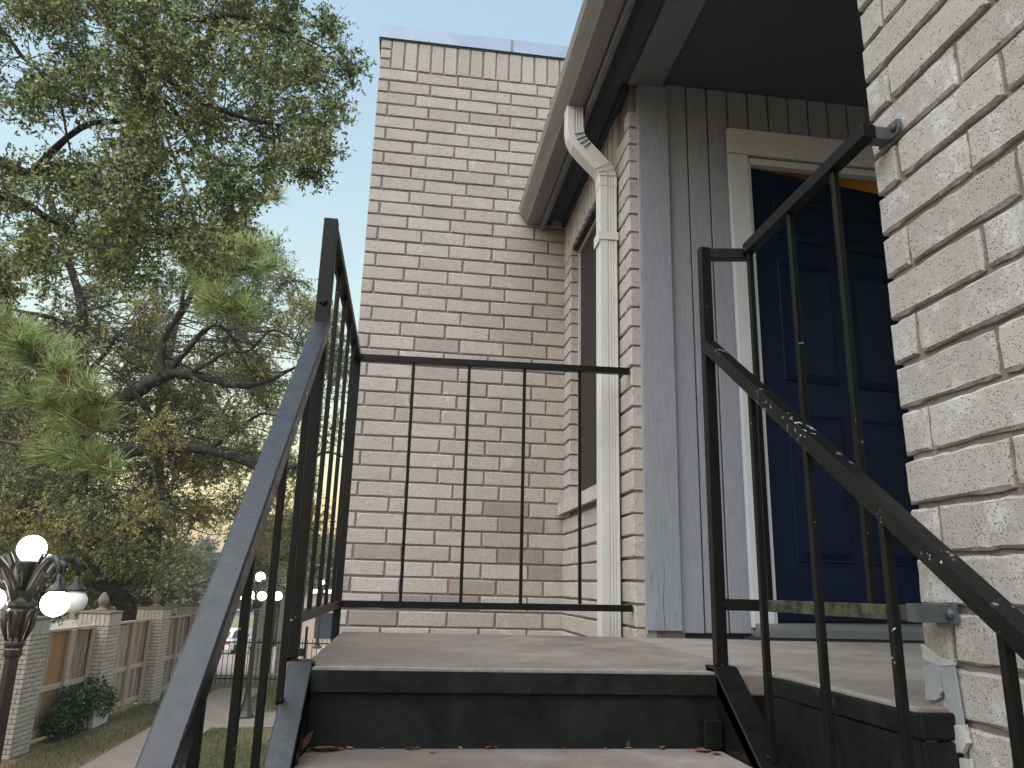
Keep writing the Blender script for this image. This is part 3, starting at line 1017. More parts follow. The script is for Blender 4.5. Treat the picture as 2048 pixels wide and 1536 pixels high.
def stringer(name, x0, x1, mat, web_right):
    m = MB()
    ya, za = 1.80, .012
    yb = -1.2
    zb_ = .012 - SLP * (1.755 - yb)
    top = [(ya, za), (1.755, za), (yb, zb_), (yb, zb_ - .008), (1.752, za - .008), (ya, za - .008)]
    m.prism(top, 'x', x0, x1)
    wx0, wx1 = (x1 - .007, x1 - .001) if web_right else (x0 + .001, x0 + .007)
    web = [(ya - .002, za - .0085), (1.752, za - .0085), (yb, zb_ - .0085), (yb, zb_ - .28), (1.70, -.36), (ya - .002, -.36)]
    m.prism(web, 'x', wx0, wx1)
    return child(m.build(name, mat, bevel=.003), stair)
stringer('stringer', -.226, -.176, M_iron_sheen, True)
stringer('stringer', .705, .764, M_iron, False)
# columns that carry the landing
for x, y_ in ((-.16, 2.9), (-.16, 1.85), (.6, 2.9), (2.6, 1.4)):
    child(MB().box(x - .04, x + .04, y_ - .04, y_ + .04, GZ - .05, -.049).build('support_column', M_iron), stair)

# ================================================================== RAILINGS
def rod(a, b, w, name, parent, mat=M_iron, h=None, bev=.0015):
    return child(MB().bar(a, b, w, h or w).build(name, mat, bevel=bev), parent)
def weld(p, parent, r=.012):
    m = MB()
    for i in range(5):
        d = Vector((rng.uniform(-1, 1), rng.uniform(-1, 1), rng.uniform(-1, 1))) * r * .6
        q = Vector(p) + d
        m.lathe([(0, -r * .45), (r * .4, -r * .2), (r * .42, r * .15), (0, r * .45)], 6, q)
    return child(m.build('weld', M_iron, smooth=True), parent)
# --- left railing with the cross rail to the window wall
LX = -.232
RZ = 1.045
lr = thing('stair_railing', 'black iron railing left of the stairs turning across in front of the brick wing', 'railing', loc=(LX, 1.80, 0))
PW = .034
rod((LX, 1.815, .0125), (LX, 1.815, RZ + .012), PW, 'post', lr, M_iron2)
CY = 3.0
rod((LX, CY, -.3), (LX, CY, RZ), .028, 'post', lr)
rod((LX, 1.833, RZ), (LX, CY + .014, RZ), .03, 'top_rail', lr, M_iron, .024)
rod((LX, 1.833, .095), (LX, CY - .015, .095), .028, 'bottom_rail', lr, M_iron, .024)
rod((LX + .0145, CY, RZ + .002), (BX - .004, CY - .012, RZ + .012), .028, 'top_rail', lr, M_iron, .026)
rod((LX + .0145, CY, .097), (BX - .004, CY - .012, .105), .028, 'bottom_rail', lr, M_iron, .025)
weld((LX, 1.80, .83), lr); weld((LX, 1.805, .016), lr, .014); weld((BX - .008, CY - .012, RZ + .012), lr); weld((BX - .008, CY - .012, .105), lr); weld((LX + .012, CY - .012, RZ), lr)
for x, dz in ((-.003, .0), (.222, .003), (.450, .006), (.681, .009)):
    rod((x, CY - .004, .108 + dz), (x - .004, CY - .004, RZ - .008 + dz), .0125, 'baluster', lr)
for y_ in (2.09, 2.31, 2.53, 2.76):
    rod((LX, y_, .107), (LX, y_, RZ - .012), .0125, 'baluster', lr)
# sloping handrail
HS = .8476
def lhz(y_):
    return .790 - HS * (1.798 - y_)
rod((LX + .002, 1.797, lhz(1.797) - .024), (LX + .002, -.6, lhz(-.6) - .024), .038, 'handrail', lr, M_iron_sheen, .034, .003)
for y_ in (1.665, 1.45, 1.232, 1.015, .80):
    zf = .008 - SLP * (1.755 - y_)
    rod((LX + .006, y_, zf), (LX + .002, y_, lhz(y_) - .04), .0135, 'baluster', lr, M_iron2)
    weld((LX + .006, y_, zf + .004), lr, .011)
# --- right railing
rr = thing('stair_railing', 'black iron railing right of the stairs in front of the blue door', 'railing', loc=(.738, 1.785, 0))
QX, GX = .738, .845
rod((QX, 1.785, .0125), (QX, 1.785, RZ + .008), .027, 'post', rr, M_iron2)
rod((QX + .0135, 1.785, RZ - .008), (GX + .012, 1.765, RZ - .008), .026, 'top_rail', rr, M_iron, .028)
rod((GX, 1.752, RZ), (GX, 1.205, RZ + .004), .028, 'top_rail', rr, M_iron, .028)
br = MB().bar((GX + .0135, 1.222, RZ + .004), (PX - .004, 1.222, RZ + .004), .028, .026)
brk = child(br.build('rail_end', M_bracket, bevel=.001), rr)
pm = MB().prism([(1.245, RZ - .010), (1.245, RZ + .022), (1.185, RZ + .022), (1.177, RZ + .016), (1.177, RZ - .002), (1.185, RZ - .010)], 'x', PX - .0085, PX - .0035).build('wall_plate', M_bracket, bevel=.001)
pm.parent = brk
for y_, r_ in ((1.192, .008), (1.222, .003)):
    q = MB().lathe([(r_, 0), (r_, r_ * .6), (r_ * .6, r_), (0, r_)], 8).build('bolt', M_screw)
    q.parent = brk
    q.location = (PX - .0085, y_, RZ + .005); q.rotation_euler.y = R_(-90)
rod((QX + .0135, 1.785, .147), (GX + .012, 1.765, .147), .026, 'bottom_rail', rr, M_iron, .026)
rod((GX, 1.752, .147), (GX, 1.222, .149), .026, 'bottom_rail', rr, M_olive_rail, .026)
bb = MB().box(GX - .014, PX - .004, 1.196, 1.2215, .135, .165)
bq = child(bb.build('rail_end', M_bracket, bevel=.001), rr)
pm = MB().box(PX - .0085, PX - .0035, 1.178, 1.236, .134, .166).build('wall_plate', M_bracket, bevel=.001); pm.parent = bq
q = MB().lathe([(.009, 0), (.008, .004), (.004, .007), (0, .0075)], 8).build('bolt', M_bracket); q.parent = bq
q.location = (PX - .0085, 1.19, .15); q.rotation_euler.y = R_(-90)
for y_ in (1.742, 1.525, 1.335):
    rod((GX, y_, .16), (GX, y_, RZ - .012), .0135, 'baluster', rr, M_iron2)
weld((GX - .004, 1.757, RZ), rr, .013); weld((QX + .015, 1.78, RZ - .005), rr, .011); weld((QX, 1.78, .016), rr, .012); weld((QX + .015, 1.78, .147), rr, .01)
def rhz(y_):
    return .775 - .712 * (1.765 - y_)
rod((QX - .003, 1.769, rhz(1.769)), (QX - .003, -.5, rhz(-.5)), .030, 'handrail', rr, M_iron_chip, .030, .003)
for y_ in (1.545, 1.325, 1.112, .893, .67):
    zf = .008 - SLP * (1.755 - y_)
    rod((QX - .002, y_, zf), (QX - .003, y_, rhz(y_) - .018), .0135, 'baluster', rr, M_iron2)
    weld((QX - .002, y_, zf + .004), rr, .012)

# ================================================================== FALLEN LEAVES on the step
leafspots = [(-.165, 1.70, .04), (-.150, 1.712, .045), (-.125, 1.705, .04), (-.108, 1.718, .028), (-.085, 1.724, .018), (-.02, 1.728, .014), (.035, 1.722, .026), (.052, 1.727, .018), (.14, 1.729, .014), (.20, 1.729, .02), (.215, 1.730, .012), (.36, 1.729, .014), (.45, 1.729, .012), (.50, 1.728, .018), (.575, 1.726, .022), (.655, 1.70, .04), (.672, 1.672, .024), (.08, 1.69, .016)]
ordn = ['first', 'second', 'third', 'fourth', 'fifth', 'sixth', 'seventh', 'eighth', 'ninth', 'tenth', 'eleventh', 'twelfth', 'thirteenth']
for i, (x, y_, s) in enumerate(leafspots):
    m = MB()
    prof = [(-.5, 0), (-.3, .2), (-.05, .33), (.2, .26), (.42, .1), (.5, 0)]
    k = rng.uniform(.15, .5)
    for a, w in prof: m.v.append((a * s, w * s, abs(w) * s * k + abs(a) * s * k * .5))
    for a, w in prof: m.v.append((a * s, 0, abs(a) * s * k * .5))
    for a, w in prof: m.v.append((a * s, -w * s, abs(w) * s * k * 1.3 + abs(a) * s * k * .5))
    for r_ in (0, 1):
        for c_ in range(5):
            m.f.append((r_ * 6 + c_, r_ * 6 + c_ + 1, r_ * 6 + 7 + c_, r_ * 6 + 6 + c_))
    if i == 0: lab = 'upright rust coloured fallen leaf against the left stringer'
    elif i == 15: lab = 'pinkish tan fallen leaf in the right corner of the step'
    elif i == 16: lab = 'small brown fallen leaf beside the right stringer foot'
    elif i == 1: lab = 'largest curled brown leaf in the left corner of the step'
    elif i == 17: lab = 'brown fallen leaf lying out on the middle of the step'
    else: lab = f'{ordn[i - 2]} small brown leaf scrap from the left along the riser foot'
    o = m.build('fallen_leaf', M_dead, label=lab, cat='leaf', group='fallen leaves on the top step')
    sm = o.modifiers.new('thick', 'SOLIDIFY'); sm.thickness = .0006
    o.location = (x, y_, -.1535)
    o.rotation_euler = (rng.uniform(-.25, .25), rng.uniform(-.25, .25), rng.uniform(0, 6.28))
    if i == 0: o.rotation_euler = (.2, -1.1, .4); o.location.z = -.135

# ================================================================== FENCE: brick pillars and board panels
FD = Vector((.18, 2.735, 0))
FA = math.atan2(-FD.x, FD.y)                 # rotation of the run
P0 = Vector((-5.88, 13.58, GZ))
pillar_pts = [P0 + FD * i for i in range(4)]
ffull = brick_set('brick', .195, .058, .03, MB_white, 4, 3, inset=.003)
fhalf = brick_set('brick', .092, .058, .03, MB_white, 3, 3, inset=.003)
PWD = .56
plabels = ['pale brick fence pillar at the left edge behind the near lamp post', 'brick fence pillar with finial beside the bushy planter', 'brick fence pillar with finial, third along the wooden fence', 'farthest brick fence pillar with a pointed finial']
for i, p in enumerate(pillar_pts):
    t_ = thing('fence_pillar', plabels[i], 'pillar', 'brick pillars of the wooden fence', tuple(p), FA)
    hw = PWD / 2
    H = 1.97
    core_ = MB().box(-hw + .006, hw - .006, -hw + .006, hw - .006, -.1, H).build('pillar_core', M_mortar_pale, t_)
    nrow = 25
    zc = .07
    for side in (0, 1):                       # front (-y) and right (+x) faces
        for k in range(nrow):
            z = .004 + k * zc
            if k >= nrow: break
            pos = -hw
            first = .092 if (k + side) % 2 else .195
            ln = first
            while pos < hw - .03:
                e_ = min(pos + ln, hw)
                ms, L0 = (fhalf, .092) if e_ - pos < .12 else (ffull, .195)
                o = bpy.data.objects.new('brick', rng.choice(ms))
                C.objects.link(o); o.parent = core_
                if side == 0:
                    o.location = (pos, -hw + rng.uniform(-.001, .001), z)
                else:
                    o.location = (hw + rng.uniform(-.001, .001), pos, z); o.rotation_euler.z = math.pi / 2
                o.scale.x = (e_ - pos) / L0
                pos = e_ + .009
                ln = .195
        nso = 7
        for q_ in range(nso):                 # soldier crown
            w_ = PWD / nso - .009
            o = bpy.data.objects.new('brick', rng.choice(ffull))
            C.objects.link(o); o.parent = core_
            a0 = -hw + q_ * (PWD / nso)
            if side == 0:
                o.rotation_euler = (0, -math.pi / 2, 0)
                o.location = (a0 + w_, -hw - .004, .004 + nrow * zc)
            else:
                o.rotation_euler = (0, -math.pi / 2, math.pi / 2)
                o.location = (hw + .004, a0 + w_, .004 + nrow * zc)
            o.scale = (.21 / .195, 1, w_ / .058)
    MB().box(-hw - .012, hw + .012, -hw - .012, hw + .012, H - .001, H + .05).build('cap', M_capst, t_, bevel=.012)
    fin = MB().lathe([(.0, 0), (.13, 0), (.13, .02), (.07, .05), (.05, .08), (.06, .10), (.085, .13), (.10, .17), (.095, .22), (.07, .28), (.035, .33), (.0, .355)], 14, (0, 0, H + .05), .0)
    fo = fin.build('finial', M_capst, t_, smooth=True)
fboard = []
for i in range(3):
    m = MB().box(-.01, .01, -.068, .068, 0, 1.66 + i * .008)
    fboard.append(m.mesh('board'))
    fboard[-1].materials.append(M_fboard)
fb_new = MB().box(-.01, .01, -.068, .068, 0, 1.68).mesh('board')
fb_new.materials.append(M_fboard_new)
flabels = ['weathered board fence panel with orange new boards behind the shrub', 'grey weathered board fence panel between second and third pillars', 'board fence panel between the two farthest pillars']
for i in range(3):
    a, b = pillar_pts[i], pillar_pts[i + 1]
    t_ = thing('fence_panel', flabels[i], 'fence', 'board panels of the wooden fence', tuple(a), FA)
    L = FD.length
    y0, y1 = PWD / 2 + .005, L - PWD / 2 - .005
    nb = 15
    for k in range(nb):
        y_ = y0 + (k + .5) * (y1 - y0) / nb
        new = (i == 0 and k in (5, 6, 7, 8))
        o = bpy.data.objects.new('board', fb_new if new else rng.choice(fboard))
        C.objects.link(o); o.parent = t_
        o.location = (-.02 + rng.uniform(-.004, .004), y_, .05 + rng.uniform(-.01, .01))
        o.rotation_euler.x = rng.uniform(-.004, .004)
    for z in (.10, .78):
        MB().box(-.008, .03, y0, y1, z, z + .09).build('rail', M_frail, t_, bevel=.003)
    MB().box(-.05, .06, y0, y1, 1.735, 1.775).build('cap_rail', M_frail, t_, bevel=.003)
    for k in range(3):
        y_ = y0 + (y1 - y0) * (k * .4 + .17)
        MB().box(.0305, .085, y_ - .022, y_ + .022, .0, 1.734).build('post', M_frail, t_, bevel=.003)

# planter and shrub in front of the fence
pt = thing('planter', 'pale block planter standing by the wooden fence under the shrub', 'planter', loc=(-5.52, 16.45, GZ))
MB().box(-.14, .14, -.62, .1, 0, .46).build('block', M_planter, pt, bevel=.01)
MB().box(-.11, .11, -.59, .07, .44, .466).build('soil', M_lawn, pt)
def leaf_cloud(centers, radii, n_each, L, Wd, droop=.2, shell=.35):
    outC, outA, outB = [], [], []
    for (c, r, n) in zip(centers, radii, n_each):
        d = unit(n)
        rad = nr.uniform(0, 1, n) ** shell
        outC.append(np.array(c)[None, :] + d * rad[:, None] * np.array(r)[None, :])
    P = np.concatenate(outC)
    n = len(P)
    A = unit(n); A[:, 2] -= droop; A /= np.linalg.norm(A, axis=1, keepdims=True)
    B = np.cross(A, unit(n)); B /= np.linalg.norm(B, axis=1, keepdims=True) + 1e-9
    return leaf_quads(P, A, B, L * nr.uniform(.7, 1.25, n), Wd * nr.uniform(.7, 1.2, n))
sh = thing('shrub', 'dark green leafy shrub spilling along the wooden fence', 'shrub', loc=(-5.42, 15.55, GZ))
cs_, rs_, ns_ = [], [], []
for k in range(26):
    f = k / 25
    cs_.append((-.12 + rng.uniform(-.12, .14), -.95 + f * 2.0 + rng.uniform(-.1, .1), .30 + f * .2 + rng.uniform(-.18, .28)))
    rs_.append((.24, .24, .22)); ns_.append(260)
link('foliage', quad_mesh('foliage', leaf_cloud(cs_, rs_, ns_, .075, .038), M_leaf_green), sh)
m = MB()
for k in range(14):
    c = cs_[k * 2 - 1]
    m.tube([(c[0] * .4, c[1] * .8, 0), (c[0], c[1], c[2])], [.012, .005], 5)
m.build('stem', M_twig, sh)

# ================================================================== LAMP POSTS
def lamp_post(name, label, loc, rz, scale, lit, unlit_idx=(), detail=True, group='lamp posts along the path'):
    t_ = thing(name, label, 'lamp post', group, loc, rz)
    t_.scale = (scale,) * 3
    MB().lathe([(.20, 0), (.20, .04), (.17, .07), (.13, .14), (.09, .28), (.065, .42), (.06, .5)], 16, (0, 0, 0), .06).build('base', M_lampmetal, t_)
    MB().lathe([(.055, .48), (.05, 1.2), (.046, 2.0), (.06, 2.02), (.062, 2.06), (.05, 2.08)], 16, (0, 0, 0), .08).build('pole', M_lampmetal, t_)
    MB().lathe([(.05, 2.06), (.066, 2.09), (.066, 2.11), (.045, 2.14), (.05, 2.2), (.075, 2.30), (.085, 2.33), (.075, 2.345), (.095, 2.365), (.10, 2.39), (.085, 2.40), (.06, 2.43), (.075, 2.46), (.09, 2.47), (.0, 2.475)], 20, (0, 0, 0), .05).build('capital', M_lampmetal, t_)
    m = MB()
    for k in range(8):                        # acanthus leaves hugging the capital
        a = k * math.pi / 4
        ca, sa = math.cos(a), math.sin(a)
        m.tube([(.06 * ca, .06 * sa, 2.12), (.095 * ca, .095 * sa, 2.22), (.10 * ca, .10 * sa, 2.30), (.125 * ca, .125 * sa, 2.34)], [.006, .016, .014, .003], 5)
    m.build('leaf_ornament', M_lampmetal, t_, smooth=True)
    GR = .095
    for k in range(4):
        a = k * math.pi / 2
        ca, sa = math.cos(a), math.sin(a)
        def pp(r, z): return (r * ca, r * sa, z)
        arm = MB().tube([pp(.05, 2.40), pp(.10, 2.52), pp(.18, 2.64), pp(.26, 2.71), pp(.33, 2.71), pp(.385, 2.65), pp(.40, 2.585)], [.03, .034, .036, .034, .03, .026, .018], 8).build('arm', M_lampmetal, t_, smooth=True)
        MB().tube([pp(.36, 2.68), pp(.42, 2.675), pp(.455, 2.65), pp(.45, 2.62), pp(.425, 2.625)], [.022, .02, .015, .01, .006], 6).build('scroll', M_lampmetal, t_, smooth=True)
        MB().tube([pp(.12, 2.56), pp(.11, 2.66), pp(.15, 2.74), pp(.20, 2.73)], [.012, .014, .01, .004], 6).build('scroll', M_lampmetal, t_, smooth=True)
        MB().tube([pp(.20, 2.64), pp(.22, 2.58), pp(.27, 2.58), pp(.29, 2.62)], [.01, .012, .01, .003], 6).build('scroll', M_lampmetal, t_, smooth=True)
        MB().lathe([(.018, 2.60), (.02, 2.56), (.03, 2.53), (.055, 2.505), (.072, 2.49), (.075, 2.475), (.02, 2.473)], 14, (.40 * ca, .40 * sa, 0)).build('bell_cap', M_lampmetal, t_, smooth=True)
        prof = [(0.0, -GR)] + [(GR * math.cos(b_), GR * math.sin(b_) * .95) for b_ in [math.radians(d) for d in range(-75, 76, 15)]] + [(0.0, GR * .93)]
        MB().lathe(prof, 18, (.40 * ca, .40 * sa, 2.395)).build('globe', M_unlit if k in unlit_idx else lit, t_, smooth=True)
    MB().lathe([(.03, 2.47), (.03, 2.60), (.06, 2.65), (.075, 2.68), (.05, 2.69)], 14).build('neck', M_lampmetal, t_, smooth=True)
    prof = [(0.0, -GR * 1.05)] + [(GR * 1.05 * math.cos(b_), GR * 1.05 * math.sin(b_)) for b_ in [math.radians(d) for d in range(-75, 76, 15)]] + [(0.0, GR * 1.05)]
    MB().lathe(prof, 18, (0, 0, 2.775)).build('globe', lit, t_, smooth=True)
    return t_
lamp_post('lamp_post', 'nearest ornate lamp post with five globes, one unlit, at the left edge', (-2.765, 6.3, GZ + .08), R_(30 + 24), 1.0, M_lit, (0,))
lamp_post('lamp_post', 'ornate lamp post with lit globes seen through the stair railing', (-2.95, 17.1, GZ), R_(20), .985, M_lit)
p3 = W(645, 1165, 36)
lamp_post('lamp_post', 'small far lamp post with glowing globes beside the brick wing', (p3.x, 36, p3.z - 2.775), R_(35), 1.0, M_lit_far)

# ================================================================== IRON FENCE, GATE PIERS, RED LIGHT
fy = 22.0
t_ = thing('iron_fence', 'low black iron picket fence at the end of the sidewalk', 'fence', loc=(-3.2, fy, GZ))
pk = MB().bar((0, 0, .0), (0, 0, 1.16), .016, .016).mesh('picket'); pk.materials.append(M_iron)
x = -1.95
while x < 2.2:
    o = bpy.data.objects.new('picket', pk); C.objects.link(o); o.parent = t_; o.location = (x, 0, .02)
    x += .125
for z in (.16, 1.06):
    MB().box(-2.0, 2.2, -.012, .012, z, z + .03).build('rail', M_iron, t_)
for x in (-2.0, .55, .75, 2.2):
    MB().box(x - .03, x + .03, -.03, .03, 0, 1.5 if x > 0 else 1.2).build('post', M_iron, t_)
lk = MB().box(.58, .72, -.05, -.013, .75, .95).build('gate_lock', M_iron, t_, bevel=.01)
rl = thing('gate_light', 'small glowing red light on a post by the iron fence', 'light', loc=tuple(W(580, 1312, 21.2)))
MB().lathe([(0, -.05), (.035, -.035), (.05, 0), (.035, .035), (0, .05)], 12).build('lens', M_red, rl, smooth=True)
MB().bar((0, 0, -.051), (0, 0, GZ - rl.location.z), .03, .03).build('pole', M_unlit, rl)
for i, (px_, w_) in enumerate(((520, .55), (568, .5))):
    b0 = W(px_, 1330, 25.5)
    t_ = thing('gate_pier', ('brick gate pier behind the lit lamp post' if i == 0 else 'brick gate pier right of the lamp post behind railing bars'), 'pier', 'brick piers behind the iron fence', (b0.x, 25.5, gz(0, 25.5)))
    core_ = MB().box(-w_ / 2, w_ / 2, -w_ / 2, w_ / 2, 0, 2.4).build('pier_core', M_mortar_pale, t_)
    for k in range(33):
        pos = -w_ / 2
        ln = .092 if k % 2 else .195
        while pos < w_ / 2 - .03:
            e_ = min(pos + ln, w_ / 2)
            ms, L0 = (fhalf, .092) if e_ - pos < .12 else (ffull, .195)
            o = bpy.data.objects.new('brick', rng.choice(ms)); C.objects.link(o); o.parent = core_
            o.location = (pos, -w_ / 2 - .008, .005 + k * .07); o.scale.x = (e_ - pos) / L0
            pos = e_ + .009; ln = .195
    MB().box(-w_ / 2 - .03, w_ / 2 + .03, -w_ / 2 - .03, w_ / 2 + .03, 2.40, 2.46).build('cap', M_capst, t_, bevel=.01)
# pale building wall far right of the lot
t_ = thing('far_building', 'pale stucco building wall beyond the lot beside the brick wing', 'building', loc=(-1.5, 40, gz(0, 40)))
MB().box(-3.6, 8, 0, 6, 0, 3.2).build('wall', M_wallpink, t_)
MB().box(-3.8, 8.2, -.3, 6.3, 3.2, 3.4).build('roof', M_shingle, t_)
MB().box(-.6, .3, -.04, -.002, .05, 2.1).build('door', M_carteal, t_)
MB().box(-2.6, -1.5, -.03, -.002, 1.0, 2.2).build('window', M_glass, t_)

# ================================================================== CARS
def car(name, label, cat, loc, rz, mat, kind='sedan', group='cars parked in the far lot'):
    t_ = thing(name, label, cat, group, loc, rz)
    if kind == 'sedan':
        body = [(-2.1, .32), (-2.15, .62), (-2.05, .86), (-1.9, .95), (1.2, .92), (1.95, .82), (2.15, .6), (2.12, .32)]
        roof = [(-1.85, .94), (-1.35, 1.38), (-1.0, 1.46), (.1, 1.46), (.5, 1.36), (1.15, .92)]
        gl = [(-1.62, .99), (-1.26, 1.36), (.05, 1.38), (.42, 1.31), (.95, .96)]
    else:
        body = [(-2.6, .5), (-2.6, 1.02), (.2, 1.02), (.2, 1.0), (1.9, 1.0), (2.4, .92), (2.5, .5)]
        roof = [(-.6, 1.0), (-.5, 1.75), (.7, 1.75), (1.25, 1.0)]
        gl = [(-.42, 1.06), (-.38, 1.66), (.62, 1.66), (1.02, 1.06)]
    MB().prism(body, 'y', -.88, .88).build('body', mat, t_, bevel=.09, seg=3)
    MB().prism(roof, 'y', -.70, .70).build('cabin', mat, t_, bevel=.07, seg=3)
    for s in (-1, 1):
        MB().prism(gl, 'y', s * .70, s * .712).build('side_window', M_glass, t_)
    zr = roof[0], roof[1]
    rw = MB()
    (xa, za), (xb, zb2) = roof[0], roof[1]
    rw.add([(xa + .05, -.58, za + .07), (xa + .05, .58, za + .07), (xb - .06 + .02, .54, zb2 - .07), (xb - .06 + .02, -.54, zb2 - .07),
            (xa + .02, -.58, za + .09), (xa + .02, .58, za + .09), (xb - .09, .54, zb2 - .05), (xb - .09, -.54, zb2 - .05)],
           [(0, 1, 2, 3), (4, 7, 6, 5), (0, 4, 5, 1), (1, 5, 6, 2), (2, 6, 7, 3), (3, 7, 4, 0)])
    rw.build('rear_window', M_glass, t_)
    for x in (-1.35, 1.35):
        for s in (-1, 1):
            w = MB().lathe([(.0, -.09), (.30, -.09), (.33, -.06), (.33, .06), (.30, .09), (.0, .09)], 18).build('wheel', M_tyre, t_)
            w.location = (x, s * .80, .33); w.rotation_euler.x = R_(90)
    for s in (-1, 1):
        MB().box(body[1][0] - .02, body[1][0] + .09, s * .66 - .17, s * .66 + .17, .66, .86).build('tail_light', M_tail, t_, bevel=.03)
    return t_
wc = W(462, 1290, 50)
car('parked_car', 'white car with red tail lights parked beyond the iron fence', 'car', (wc.x, 50, gz(0, 50) + .02), R_(78), M_carwhite)
wc = W(632, 1295, 27.5)
car('parked_car', 'white car half hidden behind the corner of the landing', 'car', (wc.x + 2.3, 27.5, gz(0, 27.5) + .02), R_(172), M_carwhite)
wc = W(478, 1212, 96)
car('parked_car', 'dark blue car parked far across the lot', 'car', (wc.x, 96, gz(0, 96) + .05), R_(10), M_carblue)
wc = W(340, 1218, 92)
car('pickup_truck', 'pale blue pickup truck far behind the fence finials', 'truck', (wc.x, 92, gz(0, 92) + .05), R_(185), M_carteal, 'truck')

# ================================================================== PERSON by the white car
def standing_person(label, loc, rz):
    V = [(0, 0, .95), (0, 0, 1.15), (0, .01, 1.38), (0, .0, 1.47), (0, -.01, 1.53), (0, -.015, 1.62), (0, -.01, 1.70)]
    R = [.15, .14, .15, .06, .055, .085, .06]
    Ed = [(0, 1), (1, 2), (2, 3), (3, 4), (4, 5), (5, 6)]
    for sx in (-1, 1):
        k = len(V)
        V += [(.18 * sx, 0, 1.40), (.24 * sx, .02, 1.14), (.23 * sx, -.08, .93), (.22 * sx, -.11, .83)]
        R += [.065, .05, .04, .028]
        Ed += [(2, k), (k, k + 1), (k + 1, k + 2), (k + 2, k + 3)]
        k = len(V)
        V += [(.10 * sx, 0, .88), (.11 * sx, -.02, .50), (.11 * sx, .02, .09), (.12 * sx, -.12, .035)]
        R += [.095, .07, .045, .035]
        Ed += [(0, k), (k, k + 1), (k + 1, k + 2), (k + 2, k + 3)]
    me = bpy.data.meshes.new('person')
    me.from_pydata(V, Ed, [])
    o = link('person', me, None, None, label, 'person')
    sk = o.modifiers.new('skin', 'SKIN')
    for i, d in enumerate(me.skin_vertices[0].data if me.skin_vertices else []):
        d.radius = (R[i], R[i])
        d.use_root = (i == 0)
    sb = o.modifiers.new('smooth', 'SUBSURF'); sb.levels = 1; sb.render_levels = 2
    t = NT('person_clothes')
    oc = t.n('ShaderNodeTexCoord').outputs['Object']
    sp_ = t.n('ShaderNodeSeparateXYZ'); t.l(oc, sp_.inputs[0])
    z = sp_.outputs[2]
    c = t.mix(t.ramp(z, .915, .92), (.03, .03, .035), (.42, .03, .035))
    c = t.mix(t.ramp(z, 1.47, 1.475), c, (.33, .2, .14))
    c = t.mix(t.ramp(z, 1.655, 1.66), c, (.02, .015, .012))
    me.materials.append(t.fin(c, .85, .2))
    o.location = loc
    o.rotation_euler.z = rz
    return o
pp_ = W(487, 1262, 46)
try:
    standing_person('person in a red shirt standing beside the white car', (pp_.x, 46, gz(0, 46) + .02), R_(160))
except Exception as ex:
    print('person failed', ex)

